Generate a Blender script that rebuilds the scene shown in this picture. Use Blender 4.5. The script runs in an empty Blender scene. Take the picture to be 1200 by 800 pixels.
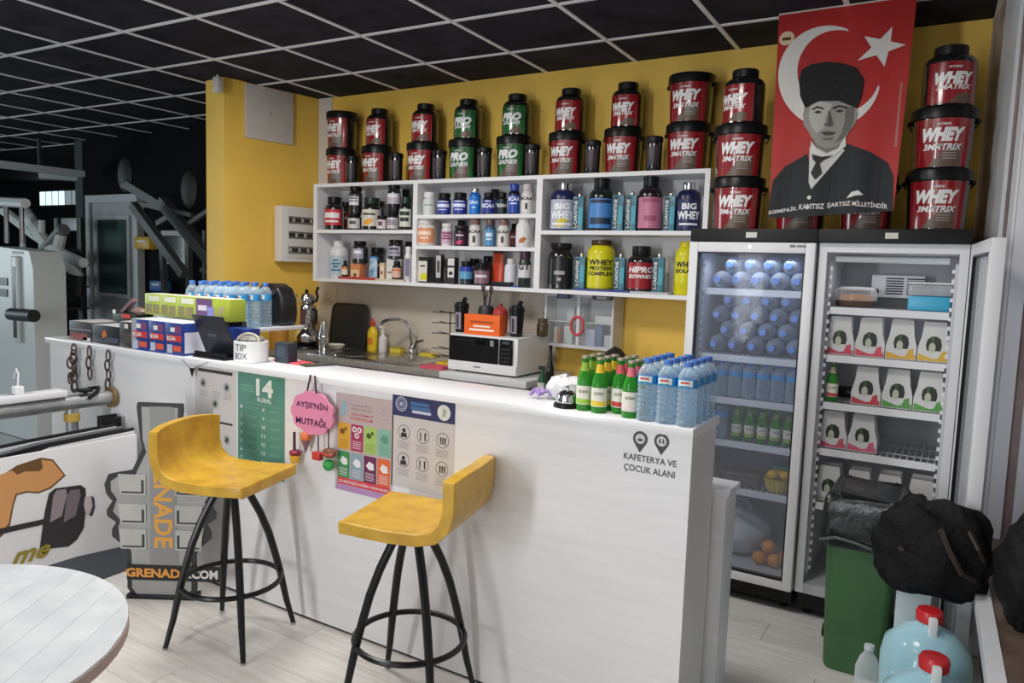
import bpy, bmesh, math, random
from mathutils import Matrix, Vector
random.seed(7)
S = bpy.context.scene
COL = S.collection
# ---------------------------------------------------------------- camera
F = 877.9                                   # focal length in pixels of a 1200 x 800 frame
CH = 1.58                                   # eye height
CEIL = 2.825
def rotz(a): return Matrix.Rotation(a, 3, 'Z')
MC = rotz(.5418) @ Matrix.Rotation(1.4736, 3, 'X') @ rotz(.0339)
cam = bpy.data.cameras.new('camera'); cam.sensor_width = 36; cam.lens = F/1200*36
cam.clip_start = .02; cam.clip_end = 100
camo = bpy.data.objects.new('camera', cam); COL.objects.link(camo)
camo.matrix_world = Matrix.Translation((0, 0, CH)) @ MC.to_4x4()
S.camera = camo
# ---------------------------------------------------------------- world, lights, exposure
W = bpy.data.worlds.new('world'); S.world = W; W.use_nodes = True
W.node_tree.nodes['Background'].inputs[0].default_value = (.86, .93, 1, 1)
W.node_tree.nodes['Background'].inputs[1].default_value = .16
S.view_settings.view_transform = 'Standard'; S.view_settings.look = 'None'
S.view_settings.gamma = 1; S.view_settings.use_curve_mapping = False
S.view_settings.exposure = 0.06
def area(name, loc, rot, sx, sy, power, col=(1, 1, 1)):
    l = bpy.data.lights.new(name, 'AREA'); l.shape = 'RECTANGLE'; l.size = sx; l.size_y = sy
    l.energy = power; l.color = col
    o = bpy.data.objects.new(name, l); COL.objects.link(o); o.location = loc; o.rotation_euler = rot
    return o
# assumed LED ceiling panels over the cafe corner (out of view, fixtures not built) and assumed daylight behind the camera (no window built)
for i, (x, y) in enumerate([(-3.3, .9), (-1.5, .9), (-3.3, -.9), (-1.5, -.9)]):
    area('unseen_ceiling_light', (x, y, CEIL-.03), (0, 0, 0), .58, .58, 8, (1, .97, .93))
area('unseen_ceiling_light', (-3.0, 2.25, CEIL-.03), (0, 0, 0), .58, .58, 40, (1, .97, .93))  # added lamp, brightens the back wall and the yellow wall stub
area('unseen_ceiling_light', (-1.1, 2.05, CEIL-.03), (0, 0, 0), .58, .58, 22, (1, .97, .93))  # added lamp, brightens the fridge fronts
area('assumed_rear_light', (-2.3, -2.3, 1.5), (math.radians(90), 0, 0), .32, 2.3, 75, (.95, .98, 1))  # assumed narrow source, shaped for the upright streaks on the buckets; no window built
area('assumed_rear_light', (-.6, -2.3, 1.45), (math.radians(90), 0, 0), .9, 2.0, 14, (.95, .98, 1))  # assumed softer light from behind the camera, no window stands there
area('gym_fill_light', (-10.5, 1.0, 1.7), (math.radians(90), 0, math.radians(-75)), 1.6, 1.4, 60, (.80, .95, 1))  # added fill for the gym machines, no window stands here
# ---------------------------------------------------------------- picture point -> place on a known plane
def _ray(u, v): return MC @ Vector(((u-600)/F, -(v-400)/F, -1))
def atY(u, v, Y): d = _ray(u, v); return d*(Y/d.y) + Vector((0, 0, CH))
def atX(u, v, X): d = _ray(u, v); return d*(X/d.x) + Vector((0, 0, CH))
def atZ(u, v, Z): d = _ray(u, v); return d*((Z-CH)/d.z) + Vector((0, 0, CH))
def depth(p): return -((MC.transposed()) @ (Vector(p)-Vector((0, 0, CH)))).z
# ---------------------------------------------------------------- materials
MATS = {}
def mat(name, col, rough=.5, metal=0, var=.0, scale=8, bump=0, spec=.5, emit=None, trans=0, coat=0, stretch=(1, 1, 1), col2=None):
    if name in MATS: return MATS[name]
    m = bpy.data.materials.new(name); m.use_nodes = True; nt = m.node_tree; b = nt.nodes['Principled BSDF']
    b.inputs['Coat Roughness'].default_value = .09
    c = tuple(col)+(1,)
    b.inputs['Base Color'].default_value = c
    b.inputs['Roughness'].default_value = rough; b.inputs['Metallic'].default_value = metal
    b.inputs['Specular IOR Level'].default_value = spec
    b.inputs['Coat Weight'].default_value = coat
    b.inputs['Transmission Weight'].default_value = trans
    if emit:
        b.inputs['Emission Color'].default_value = tuple(emit[:3])+(1,); b.inputs['Emission Strength'].default_value = emit[3]
    if var or bump or col2:
        tc = nt.nodes.new('ShaderNodeTexCoord'); mp = nt.nodes.new('ShaderNodeMapping'); mp.inputs['Scale'].default_value = stretch
        nz = nt.nodes.new('ShaderNodeTexNoise'); nz.inputs['Scale'].default_value = scale; nz.inputs['Detail'].default_value = 5
        nt.links.new(tc.outputs['Object'], mp.inputs[0]); nt.links.new(mp.outputs[0], nz.inputs['Vector'])
        if var or col2:
            r = nt.nodes.new('ShaderNodeValToRGB')
            c2 = col2 or tuple(x*(1-var) for x in col)
            r.color_ramp.elements[0].color = tuple(c2)+(1,); r.color_ramp.elements[1].color = c
            r.color_ramp.elements[0].position = .35; r.color_ramp.elements[1].position = .62
            nt.links.new(nz.outputs['Fac'], r.inputs[0]); nt.links.new(r.outputs[0], b.inputs['Base Color'])
        if bump:
            bp = nt.nodes.new('ShaderNodeBump'); bp.inputs['Strength'].default_value = bump; bp.inputs['Distance'].default_value = .01
            nt.links.new(nz.outputs['Fac'], bp.inputs['Height']); nt.links.new(bp.outputs[0], b.inputs['Normal'])
    MATS[name] = m; return m
def clear(name, tint, fac=.25, rough=.08):
    """thin clear plastic or glass: see-through tint with a glossy skin"""
    if name in MATS: return MATS[name]
    m = bpy.data.materials.new(name); m.use_nodes = True; nt = m.node_tree; b = nt.nodes['Principled BSDF']
    b.inputs['Base Color'].default_value = tuple(tint)+(1,); b.inputs['Roughness'].default_value = rough
    t = nt.nodes.new('ShaderNodeBsdfTransparent'); t.inputs[0].default_value = tuple(min(1, .35+.65*x) for x in tint)+(1,)
    lw = nt.nodes.new('ShaderNodeLayerWeight'); lw.inputs[0].default_value = .35
    ma = nt.nodes.new('ShaderNodeMath'); ma.operation = 'MULTIPLY_ADD'; ma.inputs[1].default_value = .55; ma.inputs[2].default_value = fac; ma.use_clamp = True
    mx = nt.nodes.new('ShaderNodeMixShader')
    nt.links.new(lw.outputs['Facing'], ma.inputs[0]); nt.links.new(ma.outputs[0], mx.inputs[0])
    nt.links.new(t.outputs[0], mx.inputs[1]); nt.links.new(b.outputs[0], mx.inputs[2])
    nt.links.new(mx.outputs[0], nt.nodes['Material Output'].inputs[0])
    MATS[name] = m; return m
def P(name, col, rough=.45, **k): return mat(name, col, rough, **k)
def hexc(h):
    r = [int(h[i:i+2], 16)/255 for i in (0, 2, 4)]
    return tuple((x/12.92 if x <= .04045 else ((x+.055)/1.055)**2.4) for x in r)
def ink(h, rough=.45): return mat('ink_'+h+('' if rough == .45 else '_%g' % rough), hexc(h), rough)
WHITE = mat('white_melamine', (.80, .79, .80), .38, var=.05, scale=3, stretch=(1, 1, 14))
WHITE_TOP = mat('white_worktop', (.84, .84, .86), .22, var=.03, scale=4)
BLACKP = mat('black_plastic', (.006, .006, .007), .34, spec=.3)
BLACKM = mat('black_metal', (.006, .006, .007), .32, spec=.35)
STEEL = mat('steel', (.62, .62, .63), .22, metal=1)
CHROME = mat('chrome', (.75, .75, .76), .09, metal=1)
YELLOW = mat('yellow_paint', (.86, .55, .09), .6, var=.10, scale=2.5, bump=.05)
PLASTER = mat('bare_plaster', (.55, .44, .35), .8, var=.35, scale=9, bump=.3)
PVC = mat('white_pvc', (.76, .77, .80), .3)
# ---------------------------------------------------------------- mesh building
class G:
    def __init__(s): s.v = []; s.f = []
    def add(s, vs, fs):
        n = len(s.v); s.v += [tuple(p) for p in vs]; s.f += [tuple(n+i for i in q) for q in fs]; return s
    def box(s, x0, x1, y0, y1, z0, z1, b=0):
        if b:
            bm = bmesh.new(); bmesh.ops.create_cube(bm, size=1)
            for v in bm.verts: v.co = ((x0+x1)/2+v.co.x*(x1-x0), (y0+y1)/2+v.co.y*(y1-y0), (z0+z1)/2+v.co.z*(z1-z0))
            bmesh.ops.bevel(bm, geom=bm.edges[:], offset=b, segments=2, profile=.6, affect='EDGES')
            bm.verts.index_update()
            s.add([v.co for v in bm.verts], [[v.index for v in q.verts] for q in bm.faces]); bm.free(); return s
        return s.add([(x0, y0, z0), (x1, y0, z0), (x1, y1, z0), (x0, y1, z0), (x0, y0, z1), (x1, y0, z1), (x1, y1, z1), (x0, y1, z1)],
                     [(0, 3, 2, 1), (4, 5, 6, 7), (0, 1, 5, 4), (1, 2, 6, 5), (2, 3, 7, 6), (3, 0, 4, 7)])
    def lathe(s, prof, n=24, c=(0, 0), sx=1, sy=1, cap=True):
        vs = []; fs = []; m = len(prof)
        for r, z in prof:
            for k in range(n):
                a = 2*math.pi*k/n; vs.append((c[0]+r*sx*math.cos(a), c[1]+r*sy*math.sin(a), z))
        for i in range(m-1):
            for k in range(n): fs.append((i*n+k, i*n+(k+1) % n, (i+1)*n+(k+1) % n, (i+1)*n+k))
        if cap: fs += [tuple(range(n-1, -1, -1)), tuple((m-1)*n+k for k in range(n))]
        return s.add(vs, fs)
    def tube(s, pts, r, n=8, closed=False, cap=True):
        pts = [Vector(p) for p in pts]; m = len(pts); R = r if isinstance(r, (list, tuple)) else [r]*m
        vs = []; fs = []; ref = None
        for i, p in enumerate(pts):
            if closed: t = pts[(i+1) % m]-pts[i-1]
            else: t = pts[min(i+1, m-1)]-pts[max(i-1, 0)]
            t.normalize()
            if ref is None: ref = Vector((0, 0, 1)) if abs(t.z) < .9 else Vector((1, 0, 0))
            u = (ref-t*ref.dot(t))
            if u.length < 1e-4: u = t.orthogonal()
            u.normalize(); w = t.cross(u); ref = u
            for k in range(n):
                a = 2*math.pi*k/n; vs.append(p+u*(R[i]*math.cos(a))+w*(R[i]*math.sin(a)))
        for i in range(m if closed else m-1):
            j = (i+1) % m
            for k in range(n): fs.append((i*n+k, i*n+(k+1) % n, j*n+(k+1) % n, j*n+k))
        if cap and not closed: fs += [tuple(range(n-1, -1, -1)), tuple((m-1)*n+k for k in range(n))]
        return s.add(vs, fs)
    def bar(s, a, b, w, h):
        """square bar from a to b"""
        a = Vector(a); b = Vector(b); t = (b-a).normalized(); ref = Vector((0, 0, 1)) if abs(t.z) < .95 else Vector((0, 1, 0))
        u = t.cross(ref).normalized()*(w/2); q = u.cross(t).normalized()*(h/2)
        vs = [a-u-q, a+u-q, a+u+q, a-u+q, b-u-q, b+u-q, b+u+q, b-u+q]
        return s.add(vs, [(0, 3, 2, 1), (4, 5, 6, 7), (0, 1, 5, 4), (1, 2, 6, 5), (2, 3, 7, 6), (3, 0, 4, 7)])
    def slab(s, poly, y0, y1):
        """outline in x,z extruded from y0 (front) to y1"""
        n = len(poly)
        return s.add([(x, y0, z) for x, z in poly]+[(x, y1, z) for x, z in poly],
                     [tuple(range(n)), tuple(range(2*n-1, n-1, -1))]+[(i, i+n, (i+1) % n+n, (i+1) % n) for i in range(n)])
    def plate(s, poly, z0, z1):
        n = len(poly)
        return s.add([(x, y, z0) for x, y in poly]+[(x, y, z1) for x, y in poly],
                     [tuple(range(n-1, -1, -1)), tuple(range(n, 2*n))]+[(i, (i+1) % n, (i+1) % n+n, i+n) for i in range(n)])
    def sphere(s, c, r, n=12, m=8, sx=1, sy=1, sz=1):
        prof = [(r*math.sin(math.pi*i/m), -r*math.cos(math.pi*i/m)) for i in range(m+1)]
        g = G().lathe([(max(a, 1e-5), b) for a, b in prof], n)
        return s.add([(c[0]+x*sx, c[1]+y*sy, c[2]+z*sz) for x, y, z in g.v], g.f)
    def arc(s, r0, r1, z0, z1, a0, a1, n=14, eps=.0012):
        """patch of a cone facing -y between angles a0..a1 (0 = straight at -y, + = towards +x)"""
        vs = []
        for z, r in ((z0, r0), (z1, r1)):
            for k in range(n+1):
                a = a0+(a1-a0)*k/n; vs.append(((r+eps)*math.sin(a), -(r+eps)*math.cos(a), z))
        return s.add(vs, [(k, k+1, n+2+k, n+1+k) for k in range(n)])
    def flat(s, x0, x1, z0, z1, y): return s.add([(x0, y, z0), (x1, y, z0), (x1, y, z1), (x0, y, z1)], [(0, 1, 2, 3)])
    def disc(s, x, z, r, y, n=20, r2=None):
        r2 = r2 or r
        return s.add([(x+r*math.cos(2*math.pi*k/n), y, z+r2*math.sin(2*math.pi*k/n)) for k in range(n)], [tuple(range(n))])
    def ring(s, x, z, r, w, y, n=24):
        vs = []
        for k in range(n):
            a = 2*math.pi*k/n; vs += [(x+r*math.cos(a), y, z+r*math.sin(a)), (x+(r-w)*math.cos(a), y, z+(r-w)*math.sin(a))]
        return s.add(vs, [(2*k, (2*k+2) % (2*n), (2*k+3) % (2*n), 2*k+1) for k in range(n)])
    def shape(s, poly, y): return s.add([(x, y, z) for x, z in poly], [tuple(range(len(poly)))])
    def map(s, fn): s.v = [tuple(fn(Vector(p))) for p in s.v]; return s
    def mesh(s, name, smooth=None):
        me = bpy.data.meshes.new(name); me.from_pydata(s.v, [], s.f); me.update()
        if smooth is not None: me.shade_smooth(); me.set_sharp_from_angle(angle=smooth)
        return me
    def build(s, name, m, parent=None, smooth=.6, loc=None, rz=0):
        return link(name, s.mesh(name, smooth), m, parent, loc, rz)
def link(name, me, m, parent=None, loc=None, rz=0):
    if not me.materials: me.materials.append(m)
    o = bpy.data.objects.new(name, me); COL.objects.link(o)
    if parent is not None: o.parent = parent
    if loc is not None: o.location = loc
    if rz: o.rotation_euler = (0, 0, rz)
    return o
def tag(o, label, cat, group=None):
    o['label'] = label; o['category'] = cat
    if group: o['group'] = group
    return o
def thing(name, label, cat, loc=(0, 0, 0), rz=0, group=None):
    o = bpy.data.objects.new(name, None); COL.objects.link(o); o.empty_display_size = .05
    o.location = loc; o.rotation_euler = (0, 0, rz)
    return tag(o, label, cat, group)
def struct(o): o['kind'] = 'structure'; return o
def dup(root, loc, rz=None, label=None, group=None, scale=None):
    r = root.copy(); COL.objects.link(r); r.location = loc
    if rz is not None: r.rotation_euler = (0, 0, rz)
    if scale: r.scale = scale
    if label: r['label'] = label
    if group: r['group'] = group
    for ch in list(root.children):
        c = ch.copy(); COL.objects.link(c); c.parent = r
        for g in list(ch.children):
            d = g.copy(); COL.objects.link(d); d.parent = c
    return r
# lettering: glyph outlines fitted into a width x height box in the x,z plane
TX = {}
def text(s, w, h, bold=0., shear=0., y=0.):
    k = (s, bold, shear)
    if k not in TX:
        c = bpy.data.curves.new('lettering', 'FONT'); c.body = s; c.size = 1; c.offset = bold; c.shear = shear; c.resolution_u = 2
        o = bpy.data.objects.new('lettering', c); COL.objects.link(o)
        me = bpy.data.meshes.new_from_object(o)
        vs = [tuple(v.co) for v in me.vertices]; fs = [tuple(p.vertices) for p in me.polygons]
        bpy.data.objects.remove(o); bpy.data.curves.remove(c); bpy.data.meshes.remove(me)
        x0 = min(v[0] for v in vs); x1 = max(v[0] for v in vs); y0 = min(v[1] for v in vs); y1 = max(v[1] for v in vs)
        TX[k] = ([((a-x0)/(x1-x0)-.5, (b-y0)/(y1-y0)-.5) for a, b, _ in vs], fs)
    vs, fs = TX[k]
    return G().add([(a*w, y, b*h) for a, b in vs], fs)
def put(g, x, z, y=None):
    return g.map(lambda p: (p.x+x, p.y if y is None else y, p.z+z))
def cut(g, step):
    """slice a flat x,z mesh into upright strips so that it can follow a curve"""
    x0 = min(p[0] for p in g.v); x1 = max(p[0] for p in g.v); n = int((x1-x0)/step)
    bm = bmesh.new(); vs = [bm.verts.new(p) for p in g.v]
    for f in g.f:
        try: bm.faces.new([vs[i] for i in f])
        except ValueError: pass
    for i in range(1, n+1):
        bmesh.ops.bisect_plane(bm, geom=bm.verts[:]+bm.edges[:]+bm.faces[:], plane_co=(x0+(x1-x0)*i/(n+1), 0, 0), plane_no=(1, 0, 0))
    bm.verts.index_update()
    o = G().add([v.co for v in bm.verts], [[v.index for v in f.verts] for f in bm.faces]); bm.free(); return o
def wrap(g, r, zc=0, a0=0, eps=.0022, slope=0):
    """wrap flat x,z lettering round a cylinder facing -y"""
    g = cut(g, r*.14)
    return g.map(lambda p: ((r+slope*p.z+eps)*math.sin(a0+p.x/r), -(r+slope*p.z+eps)*math.cos(a0+p.x/r), zc+p.z))
# ================================================================ THE SETTING
def world_mat(name, ca, cb, scale, stretch, rough, rnd=.0, bump=0, seam=None):
    m = bpy.data.materials.new(name); m.use_nodes = True; nt = m.node_tree; b = nt.nodes['Principled BSDF']; b.inputs['Roughness'].default_value = rough
    ge = nt.nodes.new('ShaderNodeNewGeometry'); mp = nt.nodes.new('ShaderNodeMapping'); mp.inputs['Scale'].default_value = stretch
    oi = nt.nodes.new('ShaderNodeObjectInfo'); va = nt.nodes.new('ShaderNodeVectorMath'); va.operation = 'ADD'
    sc = nt.nodes.new('ShaderNodeVectorMath'); sc.operation = 'SCALE'; sc.inputs['Scale'].default_value = 9
    cx = nt.nodes.new('ShaderNodeCombineXYZ'); nt.links.new(oi.outputs['Random'], cx.inputs[0]); nt.links.new(oi.outputs['Random'], cx.inputs[1])
    nt.links.new(cx.outputs[0], sc.inputs[0]); nt.links.new(ge.outputs['Position'], mp.inputs[0])
    nt.links.new(mp.outputs[0], va.inputs[0]); nt.links.new(sc.outputs[0], va.inputs[1])
    nz = nt.nodes.new('ShaderNodeTexNoise'); nz.inputs['Scale'].default_value = scale; nz.inputs['Detail'].default_value = 6
    nt.links.new(va.outputs[0], nz.inputs['Vector'])
    r = nt.nodes.new('ShaderNodeValToRGB'); r.color_ramp.elements[0].color = ca+(1,); r.color_ramp.elements[1].color = cb+(1,)
    r.color_ramp.elements[0].position = .3; r.color_ramp.elements[1].position = .7
    nt.links.new(nz.outputs['Fac'], r.inputs[0])
    hs = nt.nodes.new('ShaderNodeHueSaturation'); mr = nt.nodes.new('ShaderNodeMapRange')
    mr.inputs['To Min'].default_value = 1-rnd; mr.inputs['To Max'].default_value = 1+rnd*.4
    nt.links.new(oi.outputs['Random'], mr.inputs[0]); nt.links.new(mr.outputs[0], hs.inputs['Value'])
    nt.links.new(r.outputs[0], hs.inputs['Color']); nt.links.new(hs.outputs[0], b.inputs['Base Color'])
    if bump:
        bp = nt.nodes.new('ShaderNodeBump'); bp.inputs['Strength'].default_value = bump; bp.inputs['Distance'].default_value = .004
        nt.links.new(nz.outputs['Fac'], bp.inputs['Height']); nt.links.new(bp.outputs[0], b.inputs['Normal'])
    return m
M_PLANK = world_mat('pale_laminate', (.58, .55, .51), (.74, .72, .69), 3, (1.2, 12, 1), .35, .10)
M_FLOOR = world_mat('pale_floor', (.42, .44, .43), (.56, .58, .57), 2, (1, 1, 1), .4)
floor = struct(G().box(-17, 1.6, -3, 9, -.12, -.008).build('floor', M_FLOOR, smooth=None))
pl = G().box(0, 1.198, 0, .1885, -.008, 0).mesh('plank')
k = 0
for row in range(17):
    y = .42+row*.19; off = (row*.47) % 1.2
    for i in range(6):
        x = -5.3+off+i*1.2-1.2
        if x > .25 or x < -6.2: continue
        link('plank', pl, M_PLANK, floor, (x, y, 0))
# ---- ceiling: black tiles in a pale grid
M_TILE = world_mat('black_ceiling_tile', (.014, .014, .020), (.036, .034, .048), 5, (1, 1, 1), .8, .25, .4)
M_TILE.node_tree.nodes['Principled BSDF'].inputs['Specular IOR Level'].default_value = .12
M_GRID = mat('grid_bar', (.80, .80, .82), .45)
ceiling = struct(G().box(-17, 1.6, -3, 9, CEIL+.03, CEIL+.08).build('ceiling', mat('ceiling_void', (.008, .008, .01), .8), smooth=None))
GA = .0255; ca, sa = math.cos(GA), math.sin(GA); GO = (-4.136, 2.561)
def grid(i, j): return (GO[0]+.6*(i*ca-j*sa), GO[1]+.6*(i*sa+j*ca))
tm = G().box(.008, .592, .008, .592, CEIL, CEIL+.012).mesh('ceiling_tile')
for i in range(-13, 8):
    for j in range(-5, 4):
        x, y = grid(i, j)
        if (i, j) in ((-7, 1), (-8, 1)): continue
        if x > .5 or (j == 3 and x > -4.6): continue
        link('ceiling_tile', tm, M_TILE, ceiling, (x, y, 0), GA)
LX = 21*.6; LY = 9*.6
bx = G().box(0, LX, -.012, .012, CEIL-.006, CEIL).mesh('grid_bar'); by = G().box(-.012, .012, 0, LY, CEIL-.0065, CEIL-.0005).mesh('grid_bar')
bxs = G().box(0, 13*.6-4.72+.6, -.012, .012, CEIL-.006, CEIL).mesh('grid_bar')
for j in range(-5, 5):
    x, y = grid(-13, j); link('grid_bar', bx if j < 3 else G().box(0, 7.1, -.012, .012, CEIL-.006, CEIL).mesh('grid_bar'), M_GRID, ceiling, (x, y, 0), GA)
for i in range(-13, 8):
    x, y = grid(i, -5); link('grid_bar', by, M_GRID, ceiling, (x, y, 0), GA)
pale = G().box(.008, .592, .008, .592, CEIL-.002, CEIL+.012).mesh('light_panel')
for (i, j) in ((-7, 1), (-8, 1)):
    x, y = grid(i, j); link('light_panel', pale, mat('pale_panel', (.62, .68, .66), .5), ceiling, (x, y, 0), GA)
# ---- walls
YB = 4.275
wall_back = struct(G().box(-4.7, .35, YB, YB+.2, 0, CEIL).build('wall_back', YELLOW, smooth=None))
g = G(); g.add([(-4.487, 3.49, 0), (-4.375, YB, 0), (-4.72, YB, 0), (-4.72, 3.52, 0), (-4.487, 3.49, CEIL), (-4.375, YB, CEIL), (-4.72, YB, CEIL), (-4.72, 3.52, CEIL)],
              [(0, 3, 2, 1), (4, 5, 6, 7), (0, 1, 5, 4), (1, 2, 6, 5), (2, 3, 7, 6), (3, 0, 4, 7)])
wall_left = struct(g.build('wall_left', YELLOW, smooth=None))
BEIGE = mat('cream_panel', (.56, .50, .42), .45, var=.06, scale=3)
struct(G().box(-4.365, -2.235, YB-.008, YB, .9, 1.452).build('trim_1', BEIGE, smooth=None))
struct(G().box(-4.37, -4.235, YB-.012, YB, 1.452, CEIL).build('trim_2', mat('offwhite_board', (.66, .60, .55), .5), smooth=None))
M_DARK = mat('black_wall_paint', (.004, .0045, .006), .8, var=.3, scale=3, spec=.1)
struct(G().box(-8.45, -4.72, 4.72, 4.9, 0, CEIL).build('wall_gym', M_DARK, smooth=None))
struct(G().box(-8.6, -8.45, 4.72, 7.6, 0, CEIL).build('wall_passage', mat('dark_teal_wall', (.03, .045, .05), .7), smooth=None))
struct(G().box(-17, -8.6, 7.4, 7.6, 0, CEIL).build('wall_far', mat('dark_teal_wall', (.03, .045, .05), .7), smooth=None))
struct(G().box(-17, -16.8, -3, 7.6, 0, CEIL).build('wall_far_left', mat('dim_teal_wall', (.10, .14, .14), .7), smooth=None))
# ---- right hand wall: bare plaster beside the fridge, white plastic window further forward
g = G(); g.add([(.005, 4.275, 0), (.048, 3.97, 0), (.35, 3.97, 0), (.35, 4.275, 0), (.005, 4.275, CEIL), (.048, 3.97, CEIL), (.35, 3.97, CEIL), (.35, 4.275, CEIL)],
              [(0, 3, 2, 1), (4, 5, 6, 7), (0, 1, 5, 4), (1, 2, 6, 5), (2, 3, 7, 6), (3, 0, 4, 7)])
struct(g.build('wall_right', PLASTER, smooth=None))
def jamb(y0, y1, d0, d1, m, n, par=None):                # upright strips of the plastic frame beside the plaster
    f_ = lambda y: .05+.30*(3.97-y)
    vs = [(f_(y)+d, y, z) for z in (0, CEIL) for (d, y) in ((d0, y0), (d1, y0), (d1, y1), (d0, y1))]
    return G().add(vs, [(0, 3, 2, 1), (4, 5, 6, 7), (0, 1, 5, 4), (1, 2, 6, 5), (2, 3, 7, 6), (3, 0, 4, 7)]).build(n, m, par, None)
jb = struct(jamb(3.665, 3.968, .012, .1, PVC, 'trim_5'))
jamb(3.90, 3.966, .0, .0118, PVC, 'frame_strip', jb); jamb(3.885, 3.898, .006, .0118, BLACKP, 'gasket', jb); jamb(3.80, 3.883, -.006, .0118, PVC, 'frame_strip', jb); jamb(3.67, 3.72, -.004, .0118, PVC, 'frame_strip', jb); jamb(3.722, 3.798, .008, .0118, mat('pink_reflection_glass', (.20, .13, .12), .08, var=.4, scale=3), 'pane', jb)  # jamb pane: dark pinkish reflections put into its colour
def along(y): return .165+.036*(3.66-y)                 # face of the window wall
def rbox(g, d0, d1, y0, y1, z0, z1):
    vs = [(along(y)+d, y, z) for z in (z0, z1) for (d, y) in ((d0, y0), (d1, y0), (d1, y1), (d0, y1))]
    return g.add(vs, [(0, 3, 2, 1), (4, 5, 6, 7), (0, 1, 5, 4), (1, 2, 6, 5), (2, 3, 7, 6), (3, 0, 4, 7)])
struct(rbox(G(), .0, .4, -1, 3.66, 0, .50).build('wall_right_parapet', PLASTER, smooth=None))
struct(rbox(G(), -.04, .4, -1, 3.66, .50, .53).build('trim_3', mat('brown_sill', (.16, .11, .085), .45, var=.4, scale=14), smooth=None))
struct(rbox(G(), -.085, -.04, .2, 3.1, .49, .535).build('trim_4', PVC, smooth=None))
WD = .21                                                 # depth of the window recess over the sill
win = struct(rbox(G(), .02+WD, .09+WD, -1, 3.655, .53, .62).build('window_1', PVC, smooth=None))
rbox(G(), .02+WD, .09+WD, 3.54, 3.655, .62, CEIL).build('window_frame', PVC, win, None)
for y0 in (2.45, 1.2, -.05): rbox(G(), .02+WD, .09+WD, y0, y0+.12, .62, CEIL).build('window_frame', PVC, win, None)
rbox(G(), .02+WD, .09+WD, -1, 3.655, CEIL-.1, CEIL).build('window_frame', PVC, win, None)
for y0 in (2.57, 1.32, .07):
    y1 = y0+.97 if y0 > 2.5 else y0+1.13
    sash = rbox(G(), WD, .03+WD, y0, y0+.07, .62, CEIL-.1); rbox(sash, WD, .03+WD, y1-.07, y1, .62, CEIL-.1); rbox(sash, WD, .03+WD, y0, y1, .62, .69); rbox(sash, WD, .03+WD, y0, y1, CEIL-.17, CEIL-.1)
    sash.build('window_sash', PVC, win, None)
    rbox(G(), .04+WD, .05+WD, y0+.05, y1-.05, .66, CEIL-.14).build('pane', mat('pink_reflection_glass', (.20, .13, .12), .08, var=.4, scale=3), win, None)  # pane colour holds dark pinkish reflections
rv = struct(G().box(.145, .6, 3.664, 3.70, .53, CEIL).build('wall_right_reveal', mat('rosy_plaster', (.36, .27, .25), .7, var=.25, scale=7), smooth=None))
G().box(.147, .20, 3.650, 3.6635, .53, CEIL).build('corner_strip', PVC, rv, None); G().box(.235, .30, 3.652, 3.6635, .53, CEIL).build('corner_strip', PVC, rv, None)
# ---- door and far window of the gym
door = struct(G().box(-.40, .40, -.02, .03, 0, 2.16).build('door_1', mat('grey_door', (.36, .37, .40), .5, var=.1, scale=5), smooth=None, loc=(-7.80, 4.69, 0)))
DG = mat('door_frame_grey', (.46, .47, .50), .45)
for a, b, c, d in ((-.47, -.40, 0, 2.21), (.40, .47, 0, 2.21)): G().box(a, b, -.05, .03, c, d).build('door_frame', DG, door, None)
G().box(-.40, .40, -.05, .03, 2.13, 2.21).build('door_frame', DG, door, None)
G().box(-.27, .27, -.03, -.02, 1.17, 1.95).build('pane', mat('green_glass', (.05, .095, .085), .2), door, None)
for a, b, c, d in ((-.31, -.27, 1.13, 1.99), (.27, .31, 1.13, 1.99), (-.27, .27, 1.13, 1.17), (-.27, .27, 1.95, 1.99)): G().box(a, b, -.04, -.02, c, d).build('glazing_bead', DG, door, None)
G().tube([(-.36, -.02, 1.02), (-.36, -.07, 1.02), (-.26, -.07, 1.02)], .011).build('door_handle', STEEL, door)
p0 = atY(47, 225, 7.36); p1 = atY(74, 240, 7.36); p2 = atY(93, 242, 7.36)
w2 = struct(G().box(p0.x-.08, p2.x+.08, 7.35, 7.4, p1.z-.1, p0.z+.1).build('window_2', mat('dark_frame', (.03, .035, .035), .5), smooth=None))
nx = 6
for i in range(nx):
    a = p0.x+(p2.x-p0.x)*i/nx; b = p0.x+(p2.x-p0.x)*(i+1)/nx
    G().box(a+.02, b-.02, 7.34, 7.35, p1.z, p0.z).build('pane', mat('daylit_pane_%d' % (i > 3), (.5, .6, .6), .3, emit=(.75, .92, 1, 1.1 if i <= 3 else .25)), w2, None)
# ================================================================ LARGE OBJECTS
YF = 2.285                                   # face of the bar
bar = thing('bar_counter', 'long white bar counter with posters on its front', 'counter', (-2.58, 2.42, 0))
BX0, BX1 = -4.46, -.70
def rel(g, o): L = o.location; return g.map(lambda p: p-Vector(L))
rel(G().box(BX0, BX1, YF, YF+.02, .012, 1.07), bar).build('front_panel', WHITE, bar, None)
rel(G().box(BX1-.02, BX1, YF+.0205, 2.545, .012, 1.07), bar).build('end_panel', mat('pink_tinted_end_panel', (.74, .70, .70), .4), bar, None)  # pinkish reflected light put into this panel's colour
rel(G().box(BX0, BX0+.02, YF+.0205, 2.545, .012, 1.07), bar).build('end_panel', WHITE, bar, None)
rel(G().box(BX0+.021, BX1-.021, 2.525, 2.545, .012, 1.07), bar).build('back_panel', WHITE, bar, None)
rel(G().box(BX0-.01, BX1+.008, 2.262, 2.56, 1.07, 1.10, .004), bar).build('worktop', WHITE_TOP, bar)
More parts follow.
